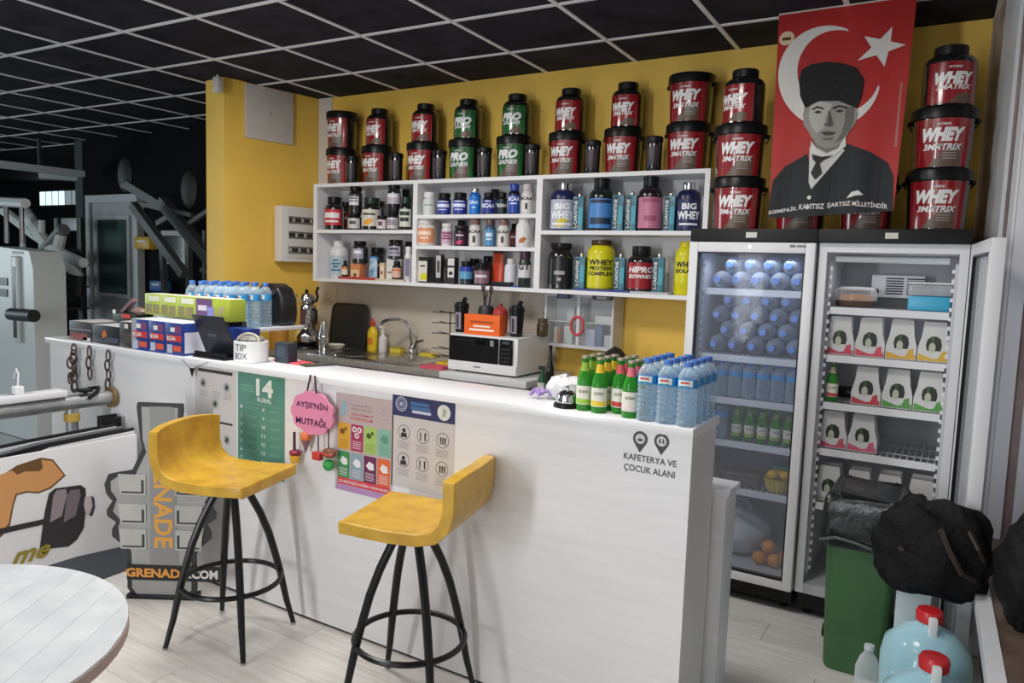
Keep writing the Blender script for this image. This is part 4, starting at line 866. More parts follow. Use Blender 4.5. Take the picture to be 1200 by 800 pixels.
# --- service bell and ribboned paper behind it
bl = thing('service_bell', 'chrome service bell on a black foot beside the soda bottles', 'bell', (-1.175, 2.345, ZC))
G().lathe([(.048, 0), (.05, .004), (.047, .014), (.040, .016)], 28).build('foot', BLACKP, bl)
G().lathe([(.041, .018), (.042, .022), (.036, .045), (.02, .058), (.001, .061)], 28, cap=False).build('dome', CHROME, bl)
G().lathe([(.004, .06), (.004, .068), (.007, .07), (.006, .074), (.0005, .075)], 12, cap=False).build('button', CHROME, bl)
pw = thing('gift_wrap', 'crumpled white paper with lilac ribbon behind the service bell', 'paper', (-1.245, 2.475, ZC))
random.seed(3)
g = G().sphere((0, 0, .045), .075, 14, 8, 1.2, .8, .6)
g.map(lambda p: (p.x+random.uniform(-.008, .008), p.y+random.uniform(-.008, .008), max(.0, p.z+random.uniform(-.008, .008)))); g.build('paper', ink('d6d4d8'), pw, .2)
for k in range(5):
    a_ = .5+k*1.1; c_ = (-.085+.02*math.cos(a_), -.05+.02*math.sin(a_))
    G().tube([(-.085, -.05, .015), (-.085+.025*math.cos(a_), -.05+.02*math.sin(a_), .035), (-.085+.045*math.cos(a_), -.05+.025*math.sin(a_), .012)], .006, 6).build('ribbon_loop', ink('a58ac8'), pw)
# ================================================================ POSTERS ON THE BAR FRONT
YP = YF-.0012
def sheet(name, label, cat, u0, v0, u1, v1, col):
    """paper between two picture corners (upper left, lower right) on the bar face"""
    a = atY(u0, v0, YF); b = atY(u1, v1, YF); w = b.x-a.x; h = a.z-b.z
    t = thing(name, label, cat, ((a.x+b.x)/2, YF-.0004, (a.z+b.z)/2))
    G().box(-w/2, w/2, -.0009, 0, -h/2, h/2).build('paper', col if not isinstance(col, str) else ink(col, .5), t, None)
    return t, w, h
LAYER = [0]
def pr(t, n, g, col, lv=1):
    o = g.map(lambda p: (p.x, -.0009-.0005*lv, p.z)).build(n, ink(col, .5), t, None)
    if n in ('text_lines', 'drawings', 'rule_numbers', 'drawing_rings', 'drawing_rounds', 'header_lines', 'heading_lettering', 'food_picture'): o['kind'] = 'stuff'
    return o
# info sheet, black and white
t, w, h = sheet('info_poster', 'white poster with small black drawings in rounds, beside the green poster', 'poster', 229, 427, 277, 560, 'cfcac8')
pr(t, 'header_strip', G().flat(-w*.42, w*.42, h*.445, h*.475, 0), '3a3838'); pr(t, 'middle_strip', G().flat(-w*.42, w*.42, -.02*h, .0, 0), '3a3838')
g = G(); g2 = G()
for (x, z) in ((-.3, .34), (.28, .33), (-.0, .16), (-.3, -.16), (.28, -.16)):
    g.disc(x*w, z*h, .024, 0); g2.shape([(x*w-.014, z*h-.008), (x*w+.006, z*h-.014), (x*w+.013, z*h+.004), (x*w-.002, z*h+.015)], 0)
pr(t, 'drawing_rounds', g, 'a9aca6'); pr(t, 'drawings', g2, '3e423e', 2)
g = G()
for x in (-.3, .02, .3):
    for k in range(4): g.flat(x*w-.028, x*w+.028, h*(.27-k*.018), h*(.275-k*.018), 0)
for k in range(8): g.flat(-w*.4, w*.3, -h*(.26+k*.024), -h*(.255+k*.024), 0)
pr(t, 'text_lines', g, '9a9694')
# green poster
t, w, h = sheet('rules_poster', 'green poster headed 14 KURAL with numbered rules', 'poster', 279, 435, 333.5, 565, mat('green_paper', (.07, .23, .17), .5, col2=(.12, .30, .25), scale=3))
pr(t, 'number_lettering', put(text('14', w*.36, h*.17, .04), w*.08, h*.375), 'e0e6de'); pr(t, 'word_lettering', put(text('KURAL', w*.30, h*.045, .02), w*.08, h*.255), 'e0e6de')
g = G(); g.flat(-w*.45, w*.45, h*.205, h*.209, 0)
for k in range(3): g.flat(-w*.44, -w*.14, h*(.37-k*.025), h*(.38-k*.025), 0)
for k in range(7):
    for x in (-.30, .20): g.flat(w*x, w*(x+.22), h*(.165-k*.085), h*(.169-k*.085), 0); g.flat(w*x, w*(x+.18), h*(.15-k*.085), h*(.154-k*.085), 0)
pr(t, 'text_lines', g, '7fb09a')
g = G()
for k in range(7):
    q = put(text(str(k+1), w*.035, h*.034, .02), -w*.42, h*(.16-k*.085)); g.add(q.v, q.f)
    q = put(text(str(k+8), w*.04 if k < 2 else w*.07, h*.034, .02), w*.06, h*(.16-k*.085)); g.add(q.v, q.f)
pr(t, 'rule_numbers', g, 'd8e4da')
# food hygiene poster
t, w, h = sheet('hygiene_poster', 'pinkish poster with eight coloured food tiles and a red strip', 'poster', 394.5, 459, 459.5, 588, mat('pink_paper', (.50, .40, .40), .5))
cl = ['d8a23a', 'a8305a', 'a6c468', '82b49e', '3e8c50', '8aa0ae', '6a2450', 'e0683a']
for k, c in enumerate(cl):
    r_, q_ = divmod(k, 4); x0 = -w*.46+q_*w*.235; z1 = h*(.20-r_*.295)
    o_ = pr(t, 'food_tile', G().flat(x0, x0+w*.215, z1-h*.27, z1, 0), c)
    g = G()
    if k in (0, 2): g.disc(x0+w*.08, z1-h*.09, .014, 0, 10, .012); g.disc(x0+w*.14, z1-h*.06, .008, 0, 8)
    elif k in (1,): [g.ring(x0+w*(.06+.09*i), z1-h*.05-.0, .012, .006, 0) for i in (0, 1)]; g.ring(x0+w*.105, z1-h*.11, .012, .006, 0)
    else: g.shape([(x0+w*.04, z1-h*.10), (x0+w*.09, z1-h*.05), (x0+w*.17, z1-h*.07), (x0+w*.18, z1-h*.13), (x0+w*.1, z1-h*.14)], 0)
    pr(t, 'food_picture', g, {0: '7a4a18', 2: '4a5a28', 3: '5a9484'}.get(k, 'e8e4e4'), 2)
    g = G()
    for i in range(4): g.flat(x0+w*.03, x0+w*.18, z1-h*(.17+i*.022), z1-h*(.178+i*.022), 0)
    pr(t, 'text_lines', g, {0: 'c08a2a', 2: '8aa850', 3: '6a9e8a'}.get(k, 'd8ccd0'), 2)
pr(t, 'red_strip', G().flat(-w*.46, w*.46, -h*.435, -h*.365, 0), 'd2404a'); pr(t, 'strip_lettering', put(text('ELLERİMİZİ DOĞRU YIKAYALIM', w*.86, h*.034, .02), 0, -h*.40), 'f0e4e4', 2)
pr(t, 'lilac_foot', G().flat(-w*.5, w*.5, -h*.5, -h*.437, 0), 'b48ab8')
g = G()
for i, s in enumerate(('ELLERİMİZİ', 'YIKAYALIM')): q = put(text(s, w*.36, h*.026, .0), -w*.05, h*(.40-i*.045)); g.add(q.v, q.f)
pr(t, 'heading_lettering', g, '8a7a7e')
g = G()
for i, s in enumerate(('SAĞLIĞIMIZI', 'KORUYALIM')): q = put(text(s, w*.38, h*.028, .02), -w*.04, h*(.305-i*.045)); g.add(q.v, q.f)
pr(t, 'heading_lettering', g, 'c8505a')
g = G(); g.shape([(-w*.43, h*.27), (-w*.38, h*.42), (-w*.33, h*.43), (-w*.31, h*.34), (-w*.34, h*.27)], 0); pr(t, 'drop_figure', g, '8fb4bc')
g = G(); g.ring(w*.33, h*.36, .012, .004, 0); g.flat(w*.26, w*.4, h*.29, h*.30, 0); pr(t, 'emblem', g, 'b09a9c')
# navy headed poster
t, w, h = sheet('prevention_poster', 'white poster with navy header and six round drawings', 'poster', 460.5, 460.5, 531, 584, 'cbc4c2')
pr(t, 'navy_header', G().flat(-w*.5, w*.5, h*.27, h*.5, 0), '2c2f5c')
g = G(); g.ring(-w*.35, h*.40, .030, .006, 0, 18); g.ring(-w*.35, h*.40, .02, .004, 0); g.disc(-w*.35, h*.40, .010, 0); pr(t, 'emblem', g, 'a8aac4', 2)
g = G().disc(w*.33, h*.375, .031, 0); pr(t, 'round_badge', g, 'dcdcd8', 2); pr(t, 'badge_figure', G().shape([(w*.33-.008, h*.375-.018), (w*.33+.008, h*.375-.014), (w*.33+.012, h*.375+.012), (w*.33-.004, h*.375+.018)], 0), 'a8b094', 3)
pr(t, 'header_lines', G().flat(-w*.2, w*.1, h*.405, h*.44, 0).flat(-w*.2, w*.12, h*.36, h*.395, 0), '3c6a9c', 2)
pr(t, 'header_title', G().flat(-w*.17, w*.13, h*.322, h*.352, 0), 'c4c6dc', 2)
g = G(); g2 = G(); g3 = G()
for r_ in range(2):
    for q_ in range(3):
        x = -w*.30+q_*w*.31; z = h*(.10-r_*.30)-q_*.003; g.ring(x, z, .030, .0025, 0)
        if q_ == 0: g2.disc(x, z+.008, .009, 0, 12); g2.shape([(x-.016, z-.02), (x+.016, z-.02), (x+.013, z-.002), (x-.013, z-.002)], 0)
        elif q_ == 1: g2.shape([(x-.014, z-.018), (x-.010, z-.018), (x-.009, z+.014), (x-.015, z+.012)], 0); g2.shape([(x+.008, z-.018), (x+.014, z-.018), (x+.015, z+.014), (x+.007, z+.014)], 0)
        else:
            for i in range(3): g2.shape([(x-.012+i*.011, z-.016), (x-.007+i*.011, z-.016), (x-.006+i*.011, z+.012), (x-.013+i*.011, z+.012)], 0)
        for i in range(4): g3.flat(x-.032+.002*(i % 2), x+.03-.004*(i % 3), z-.040-i*.008, z-.0375-i*.008, 0)
pr(t, 'drawing_rings', g, '5a5654'); pr(t, 'drawings', g2, '2c2a2e', 2); pr(t, 'text_lines', g3, 'a09a98', 2)
# cafe sign printed on the bar front
cs = thing('cafe_sign', 'black location pins over the words KAFETERYA VE ÇOCUK ALANI', 'sign', tuple(atY(762, 530, YF)-Vector((0, .0006, 0))))
o0 = atY(762, 530, YF)
def cz(u, v): p = atY(u, v, YF); return p.x-o0.x, p.z-o0.z
def onf(n, g, m, lv=0): return g.map(lambda p: (p.x, -.0004-.0005*lv, p.z)).build(n, m, cs, None)
for u, v in ((750.5, 514), (775.5, 517)):
    x, z = cz(u, v); R0 = .0255
    poly = [(x+R0*math.cos(math.radians(-35+i*250/22)), z+R0*math.sin(math.radians(-35+i*250/22))) for i in range(23)]+[(x, z-.046)]
    onf('location_pin', G().shape(poly, 0), ink('38363a')); onf('pin_round', G().disc(x, z, .0165, 0, 24), ink('d8d4d4'), 1)
    if u < 760:
        onf('cup', G().shape([(x-.010, z+.001), (x-.007, z-.008), (x+.005, z-.008), (x+.008, z+.001)], 0).ring(x+.009, z-.003, .004, .0015, 0), ink('38363a'), 2)
        onf('steam', G().flat(x-.003, x-.0018, z+.003, z+.009, 0).flat(x+.001, x+.0022, z+.003, z+.008, 0), ink('38363a'), 2)
    else:
        for k in (-1, 1): onf('child_figure', G().disc(x+k*.006, z+.006, .0028, 0, 10).shape([(x+k*.006-.003, z+.003), (x+k*.006-.004, z-.009), (x+k*.006-.001, z-.004), (x+k*.006+.004, z-.010), (x+k*.006+.003, z+.003)], 0), ink('38363a'), 2)
a = cz(731, 533); b = cz(793, 545)
for s, (u0, v0), (u1, v1) in (('KAFETERYA VE', (731, 535), (793, 542)), ('ÇOCUK ALANI', (731, 548), (791, 555))):
    x0, z0 = cz(u0, v0); x1, z1 = cz(u1, v1)
    onf('lettering', put(text(s, x1-x0, .021 if s[0] == 'K' else .027, .014), (x0+x1)/2, (z0+z1)/2-(0 if s[0] == 'K' else .002)), ink('38363a'))
# pink hanging sign with little felt foods
ps = thing('hanging_sign', 'pink cloud shaped sign lettered AYŞE\'NİN MUTFAĞI hung with little foods', 'sign', tuple(atY(366, 484, YF-.036)))
o0 = atY(366, 484, YF-.036)
poly = [(.088*math.cos(t_)*(1+.10*abs(math.sin(4.5*t_))), .066*math.sin(t_)*(1+.10*abs(math.sin(4.5*t_)))) for t_ in [2*math.pi*i/56 for i in range(56)]]
poly = [(x*1.32, z*1.32) for x, z in poly]
G().slab(poly, -.004, .006).build('board', ink('e08aae'), ps)
for s, z, rt in (("AYŞE'NİN", .034, 0), ('MUTFAĞI.', -.034, 0)):
    put(text(s, .185, .038, .022), 0, z).map(lambda p: (p.x, -.0048, p.z)).build('lettering', ink('4a1850'), ps, None)
for k in (-1, 1): G().tube([(k*.028-.005, 0, .085), (k*.012-.002, .002, .162)], .004, 6).build('hanging_cord', ink('4a1c34'), ps)
def hang(u, v): p = atY(u, v, YF-.036); return p.x-o0.x, p.z-o0.z
for (u, v), top in (((345, 532), (345, 506)), ((357.5, 521), (357, 508)), ((373, 534), (373, 508)), ((385, 533), (385, 503))):
    x, z = hang(u, v); x1, z1 = hang(*top); G().tube([(x1, 0, z1), (x, 0, z+.02)], .003 if u > 350 else .006, 6).build('cord', ink('3a1830'), ps)
x, z = hang(345, 530); G().lathe([(.02, -.03), (.026, .0), (.028, .004)], 16).map(lambda p: (p.x+x, p.y*.8+.004, p.z+z-.015)).build('felt_pot', ink('d8a83a'), ps); G().sphere((x, .004, z), .03, 14, 8, 1, .8, .4).build('felt_jam', ink('8a2440'), ps)
x, z = hang(357.5, 512); G().sphere((x, .004, z), .026, 14, 8, 1, .8, 1).build('felt_scoop', ink('d8703a'), ps); G().lathe([(.002, -.07), (.024, -.008)], 14).map(lambda p: (p.x+x, p.y*.8+.004, p.z+z)).build('felt_cone', ink('7a5a70'), ps)
x, z = hang(372, 534); G().box(x-.024, x+.022, -.012, .014, z-.018, z+.018, .006).build('felt_cake', ink('c83a38'), ps)
x, z = hang(385, 531); G().sphere((x, .004, z), .034, 16, 8, 1.05, .6, .65).build('felt_burger', ink('7a4a34'), ps); G().tube([(x-.03, -.006, z-.002), (x, -.014, z-.004), (x+.03, -.006, z-.002)], .006, 6).build('felt_tomato', ink('c04a38'), ps)
x, z = hang(384, 545); G().sphere((x, .004, z), .028, 14, 8, 1, .7, .9).build('felt_leaf', ink('2a9a4a'), ps)
# black pennant on a thread
pn = thing('pennant', 'tiny black pennant on a thread over the bar edge', 'pennant', tuple(atY(225, 436, YF-.026)))
o0 = atY(225, 436, YF-.026); a = atY(213, 421, YF-.0262); b = atY(244, 424, YF-.0262)
G().slab([(-.02, .02), (.02, .02), (0, -.025)], -.001, .001).build('flag', BLACKP, pn)
G().tube([tuple(a-o0), (-.016, 0, .02)], .0012, 5).build('thread', BLACKP, pn); G().tube([tuple(b-o0), (.016, 0, .02)], .0012, 5).build('thread', BLACKP, pn)
# chains on the gym end of the bar
M_CHAIN = mat('rusty_iron', (.10, .075, .065), .5, metal=.6, var=.4, scale=40)
def linkring(c, a, b, turn, r=.0045):
    pts = []
    for i in range(16):
        t_ = 2*math.pi*i/16; x = a*math.cos(t_); z = b*math.sin(t_)
        pts.append((c[0]+x*math.cos(turn), c[1]+x*math.sin(turn), c[2]+z))
    return G().tube(pts, r, 6, closed=True)
for u, v0, n_, lab in ((86, 403, 5, 'bundle of rusty chain hanging from the bar, nearest the bar end'), (104, 406, 3, 'thin short chain with two spring hooks hanging between two chains'), (126, 410, 4, 'rusty chain of long links hanging nearest the blue cartons')):
    p = atY(u, v0, YF-.03); t = thing('hanging_chain', lab, 'chain', (p.x, YF-.03, p.z-.0), 0, 'chains hung from the gym end of the bar')
    Lk = .062 if n_ != 3 else .07
    for k in range(n_): linkring((.004*(-1)**k, 0, -.03-k*Lk*.82), .013 if n_ != 5 else .018, Lk/2, (k % 2)*math.pi/2*.9+.2, .0045).build('chain_link', M_CHAIN, t)
    if n_ == 5:
        for k in range(5): linkring((.022*(-1)**k*.8, -.01, -.06-k*Lk*.7), .015, Lk/2, .4+k, .005).build('chain_link', M_CHAIN, t)
    G().tube([(0, .0, .002), (0, .0, -.012)], .003, 6).build('hook', STEEL, t)
# ================================================================ KITCHEN THINGS ON THE WORKTOP
mw = thing('microwave', 'white microwave oven with black glass door', 'microwave', (-2.455, 3.92, ZW))
G().box(-.245, .245, -.18, .20, .012, .232, .006).build('case', mat('white_appliance', (.74, .74, .74), .35), mw)
d_ = G().box(-.235, .115, -.192, -.1805, .070, .222, .003).build('door', mat('black_glass', (.006, .006, .007), .06), mw)
G().box(.06, .085, -.1935, -.1925, .175, .21).build('sticker', ink('8a8a8a'), d_, None)
G().box(-.245, .245, -.1925, -.1805, .012, .07, .003).build('lower_panel', mat('white_appliance', (.74, .74, .74), .35), mw)
c_ = G().box(.125, .215, -.192, -.1805, .070, .222, .003).build('control_panel', mat('black_glass', (.006, .006, .007), .06), mw)
G().box(.145, .195, -.1932, -.1925, .195, .212).build('display', ink('3a4446'), c_, None)
g = G()
for i in range(3):
    for j in range(4): g.box(.14+i*.022, .154+i*.022, -.1932, -.1925, .085+j*.024, .098+j*.024)
o = g.build('buttons', ink('2c2c2e'), c_, None); o['kind'] = 'stuff'
G().flat(-.055, -.005, .037, .047, 0).map(lambda p: (p.x, -.1931, p.z)).build('brand_plate', ink('8a8a90'), mw, None)
for x in (-.2, .2):
    for y in (-.15, .16): G().lathe([(.014, 0), (.014, .012)], 10, (x, y)).build('foot', BLACKP, mw)
# on the microwave
ZM = ZW+.2325
def shaker(x, y, lab, z=ZM):
    t = thing('shaker_cup', lab, 'shaker', (x, y, z), 0, 'dark shakers on the microwave')
    G().lathe([(.034, 0), (.036, .004), (.045, .15), (.045, .155)], 22).build('cup', BLACKP, t)
    G().lathe([(.047, .15), (.048, .153), (.046, .178), (.03, .188), (.001, .188)], 22, cap=False).build('lid', BLACKP, t)
    G().bar((.012, -.0, .185), (.03, 0, .215), .022, .02).build('spout_cap', BLACKP, t, None)
    lb = G().arc(.0368, .0428, .02, .125, -.5, .55, 8).build('label', ink('8a8290'), t, None)
    wrap(G().flat(-.006, .006, -.04, .04, 0), .040, .07, 0, .0028, .057).build('printed_line', ink('2a262c'), lb, None)
shaker(-2.70+.0, 3.86, 'black shaker cup beside the wire rack on the microwave')
shaker(-2.295, 3.86, 'black shaker cup right of the orange box on the microwave')
ob = thing('orange_box', 'orange carton with white lettering standing on the microwave', 'carton', (-2.49, 3.81, ZM))
G().box(-.128, .128, -.035, .035, 0, .122, .0015).build('carton', ink('e86420'), ob)
for w, hh, z, c in ((.17, .012, .078, 'a84a18'), (.12, .011, .052, 'f0e0d4'), (.18, .012, .03, 'f4e8e0')): G().flat(-w/2, w/2, z-hh/2, z+hh/2, -.0358).build('printed_line', ink(c), ob, None)
ub = thing('utensil_jar', 'dark jar of black kitchen utensils behind the orange box', 'jar', (-2.545, 3.905, ZM))
G().lathe([(.045, 0), (.052, .01), (.05, .15), (.04, .17), (.036, .165), (.036, .1), (.001, .1)], 20, cap=False).build('jar', ink('22242c'), ub)
for i, (x, y, h_) in enumerate(((-.015, 0, .26), (.015, .01, .25), (0, -.012, .22))):
    u_ = G().tube([(x*.4, y, .11), (x*1.6, y, h_)], .005, 7).build('handle', BLACKP, ub); G().sphere((x*1.75, y, h_+.022), .016, 10, 7, 1, .5, 1.7).build('spoon_head', ink('3a3028'), u_)
rj = thing('red_container', 'red round plastic container behind the orange box', 'container', (-2.44, 3.905, ZM))
G().lathe([(.03, 0), (.045, .02), (.048, .12), (.044, .15), (.02, .17), (.001, .172)], 20, cap=False).build('body', ink('a83430'), rj); G().lathe([(.012, .17), (.012, .19), (.001, .192)], 12, cap=False).build('knob', ink('8a2a2a'), rj)
gj = thing('spice_jar', 'small brown jar at the wall end of the microwave top', 'jar', (-2.235+.03, 4.02, ZM))
G().lathe([(.03, 0), (.036, .01), (.036, .07), (.028, .085)], 18).build('glass', mat('brown_jar', (.10, .075, .035), .15, var=.4, scale=30), gj); G().lathe([(.03, .085), (.031, .088), (.03, .108), (.001, .11)], 18, cap=False).build('lid', ink('5a4a30'), gj)
# wire rack
wr = thing('wire_rack', 'thin black wire rack left of the microwave', 'rack', (-2.93, 4.06, ZW))
G().tube([(0, 0, .0), (0, 0, .34)], .004, 6).build('post', BLACKM, wr); G().lathe([(.035, 0), (.035, .006), (.004, .01)], 20).build('base', BLACKM, wr)
for k, (z, w) in enumerate(((.34, .17), (.27, .13), (.20, .17), (.10, .13), (.05, .13))):
    s_ = -1 if k % 2 else 1
    G().tube([(-.09, 0, z), (0, 0, z-.012), (w*.6, 0, z), (w*.6, -.08, z), (-.09, -.08, z-.005)], .003, 5).build('arm', BLACKM, wr)
yb = thing('yellow_tray', 'yellow plastic tray at the foot of the wire rack', 'tray', (-2.84, 3.93, ZW+.0))
G().box(-.07, .07, -.05, .05, 0, .02, .006).build('tray', ink('d8b428'), yb); G().box(-.06, .06, -.04, .04, .02, .024).build('cloth', ink('b89a20'), yb, None)
rc = thing('red_cloth', 'folded red cloth lying beside the microwave', 'cloth', (-2.81, 3.75, ZW+.0), math.radians(5))
G().box(-.085, .085, -.06, .06, 0, .012, .004).build('cloth', ink('d05a68', .8), rc); G().box(-.082, .084, -.058, .058, .012, .019, .003).build('fold', ink('c85060', .8), rc)
# sink side
yd = thing('dish_soap_bottle', 'yellow dish soap bottle with red cap', 'bottle', (-3.72, 4.185, ZW), 0)
G().lathe([(.04, 0), (.043, .006), (.043, .13), (.032, .16), (.016, .175), (.015, .185)], 20, sy=.75).build('body', ink('e0c020', .3), yd); G().lathe([(.018, .183), (.018, .21), (.009, .222), (.008, .238), (.001, .24)], 14, cap=False).build('cap', ink('c8382c'), yd); G().arc(.043, .043, .05, .10, -.6, .6, 8).map(lambda p: (p.x, p.y*.76-.001, p.z)).build('label', ink('d07a28'), yd, None)
ws = thing('soap_bottle', 'white pump soap bottle beside the yellow bottle', 'bottle', (-3.625, 4.19, ZW))
G().lathe([(.03, 0), (.032, .005), (.032, .10), (.012, .125), (.011, .14)], 18).build('body', ink('e0deda'), ws); G().lathe([(.013, .138), (.013, .155), (.004, .16), (.004, .178)], 12).build('pump', ink('e8e6e4'), ws); G().box(-.035, .008, -.008, .008, .176, .186).build('nozzle', ink('e8e6e4'), ws, None)
sg = thing('yellow_sponge', 'yellow sponge on the worktop by the tap', 'sponge', (-3.50, 4.205, ZW)); G().box(-.05, .05, -.03, .03, 0, .035, .006).build('foam', mat('yellow_foam', (.72, .56, .06), .9, bump=.3, scale=60), sg); G().box(-.05, .05, -.03, .03, .035, .042, .002).build('scourer', ink('a89a28', .9), sg)
sg = thing('yellow_sponge', 'flat yellow cloth behind the tap', 'cloth', (-3.22, 4.215, ZW)); G().box(-.07, .07, -.03, .03, 0, .018, .005).build('foam', mat('yellow_foam', (.72, .56, .06), .9, bump=.3, scale=60), sg); G().box(-.06, .05, -.025, .02, .018, .024, .002).build('fold', ink('c8a828', .9), sg)
tr = thing('black_tray', 'large black rounded tray leaning on the wall behind the sink', 'tray', (-3.975, 4.235, ZW))
def rr(w, h, r, n=6):
    P_ = []
    for cx, cz_, a0 in ((w/2-r, h-r, 0), (-w/2+r, h-r, 90), (-w/2+r, r, 180), (w/2-r, r, 270)):
        for i in range(n+1): a = math.radians(a0+90*i/n); P_.append((cx+r*math.cos(a), cz_+r*math.sin(a)))
    return P_
G().slab(rr(.36, .33, .05), -.008, 0).map(lambda p: (p.x, p.y-.05+p.z*.15, p.z)).build('plate', mat('black_tray', (.012, .013, .014), .45), tr)
q = rr(.36, .33, .05); G().tube([(x, -.012-.05+z*.15, max(z, .007)) for x, z in q], .007, 6, closed=True).build('rim', mat('black_tray_rim', (.02, .021, .022), .4), tr)
bw = thing('white_bowl', 'small white bowl before the black tray', 'bowl', (-3.93, 4.02, ZW)); G().lathe([(.03, 0), (.045, .006), (.066, .036), (.068, .042), (.063, .04), (.042, .012), (.001, .01)], 28, cap=False).build('bowl', ink('d8d6cc'), bw); G().lathe([(.0665, .036), (.069, .04), (.0675, .043)], 28, cap=False).build('rim', ink('c8c4b4'), bw)
sk2 = thing('cocktail_shaker', 'slim steel cocktail shaker beside the white bowl', 'shaker', (-3.83, 3.80, ZW)); G().lathe([(.03, 0), (.033, .006), (.038, .1), (.036, .125), (.034, .128)], 22).build('cup', CHROME, sk2); G().lathe([(.036, .127), (.033, .145), (.022, .21), (.018, .225), (.001, .228)], 22, cap=False).build('top', STEEL, sk2)
# samovar style double teapot
kt = thing('tea_maker', 'chrome tea maker with teapot on top and black hotplate', 'tea maker', (-4.19, 3.98, ZW))
G().lathe([(.15, 0), (.155, .006), (.15, .016), (.10, .022)], 32).build('hotplate', BLACKP, kt)
G().lathe([(.07, .022), (.10, .05), (.105, .085), (.09, .12), (.068, .14), (.066, .145)], 30).build('lower_pot', CHROME, kt)
b_ = G().lathe([(.066, .145), (.068, .15), (.068, .31), (.064, .318)], 30).build('upper_pot', CHROME, kt)
G().arc(.0683, .0683, .18, .29, .1, .7, 8).build('label', ink('5a3834'), b_)
t_ = G().lathe([(.05, .32), (.062, .335), (.066, .36), (.055, .39), (.03, .405), (.001, .408)], 28, cap=False).build('teapot', CHROME, kt)
G().lathe([(.012, .408), (.015, .42), (.010, .432), (.001, .434)], 12, cap=False).build('lid_knob', BLACKP, t_)
G().tube([(.06, 0, .35), (.10, 0, .35), (.115, 0, .38), (.10, 0, .42), (.12, 0, .455)], .009, 8).build('handle', BLACKP, t_); G().tube([(-.06, 0, .35), (-.09, 0, .365), (-.105, 0, .39)], [.012, .009, .007], 8).build('spout', CHROME, t_)
G().tube([(.066, 0, .29), (.10, 0, .285), (.105, 0, .24), (.10, 0, .19), (.066, 0, .18)], .009, 8).build('handle', BLACKP, b_)
ob2 = thing('storage_tub', 'orange brown tub standing behind the tip box', 'tub', (-4.20, 3.73, ZW)); G().lathe([(.06, 0), (.064, .005), (.068, .16), (.066, .165)], 22).build('body', ink('b07a28'), ob2); G().lathe([(.069, .163), (.07, .166), (.068, .185), (.001, .187)], 22, cap=False).build('lid', ink('9a6a20'), ob2)
# coffee machine on the raised shelf
cm = thing('coffee_machine', 'black rounded capsule coffee machine on the raised shelf', 'coffee machine', (-3.37, 3.02-.5+.52, 1.21), math.radians(0))
cm.location = (-3.40, 3.0, 1.21)
G().box(-.06, .06, -.05, .06, 0, .03, .008).build('drip_tray', BLACKP, cm)
# dark backpack like hood shape of the machine
prof = [(-.09, 0), (.10, 0), (.115, .06), (.11, .15), (.075, .215), (.02, .238), (-.05, .238), (-.085, .222), (-.092, .18)]
g = G().slab(prof, -.06, .06); cmb = g.build('housing', mat('coffee_black', (.012, .011, .012), .35), cm); bv = cmb.modifiers.new('soft_edge', 'BEVEL'); bv.width = .018; bv.segments = 3
G().tube([(.02, -.056, .15), (.02, -.075, .15), (-.05, -.075, .15), (-.05, -.056, .15)], .008, 8).build('lever', BLACKP, cm)
G().lathe([(.016, 0), (.016, .012)], 14).map(lambda p: (p.x+.045, -.055-p.z, p.y+.19)).build('button', ink('3a3a3e'), cm)
# ---- wall cabinet (first aid) and fuse box, and bottles beside the microwave
a = atY(639, 349, 4.12); b = atY(717, 412, 4.12)
fa = thing('first_aid_cabinet', 'white glass fronted first aid cabinet under the shelf', 'cabinet', ((a.x+b.x)/2, 4.19, b.z)); W_ = (b.x-a.x)/2; H_ = 1.435-b.z
M_CW = mat('cabinet_white', (.62, .62, .63), .4)
for bx_ in ((-W_, W_, .072, .082, 0, H_), (-W_, -W_+.012, -.07, .072, 0, H_), (W_-.012, W_, -.07, .072, 0, H_), (-W_+.012, W_-.012, -.07, .072, 0, .02), (-W_+.012, W_-.012, -.07, .072, H_-.015, H_)): G().box(*bx_).build('panel', M_CW, fa, None)
G().box(-W_+.012, W_-.012, -.05, .072, H_*.47, H_*.49).build('shelf', M_CW, fa, None); G().box(-.01, .01, -.0705, -.055, .02, H_-.015).build('mullion', M_CW, fa, None)
G().box(-W_+.012, W_-.012, -.068, -.066, .02, H_-.015).build('pane', clear('cabinet_glass', (.9, .92, .92), .06, .03), fa, None)
cnt = [(-.23, .02, .03, .10, 'd8d4cc'), (-.20, .02, .02, .085, 'd8783a'), (-.14, .02, .07, .11, 'c8d0c8'), (.05, .02, .07, .10, 'b8bcd4'), (.12, .02, .06, .13, '5a6e9a'), (.2, .02, .07, .07, 'd0d0d2'), (-.12, H_*.49, .06, .085, 'c8c8ca'), (-.04, H_*.49, .06, .11, 'b8bcc8'), (.12, H_*.49, .16, .045, 'dcdad8')]
for x, z, w, h_, c in cnt: x *= W_/.29; w *= W_/.29; G().box(x, x+w, -.03, .03, z, z+h_, .002).build('medicine_box', ink(c), fa)
G().tube([(-.005+.042*math.cos(2*math.pi*i/24), -.072, H_*.42+.055*math.sin(2*math.pi*i/24)) for i in range(24)], .009, 6, closed=True).build('red_ring_emblem', ink('c84a52'), fa)
sm = thing('shelf_clip_box', 'small navy box fixed under the shelf over the first aid cabinet', 'box', tuple(atY(661, 349, 4.06)+Vector((0, 0, -.012)))); sm.location.z = ZB_-T-.03; G().box(-.04, .04, -.02, .02, 0, .03, .004).build('case', ink('2c3250'), sm); G().box(-.025, .025, -.0215, -.0202, .008, .022).build('face', ink('5a6488'), sm, None)
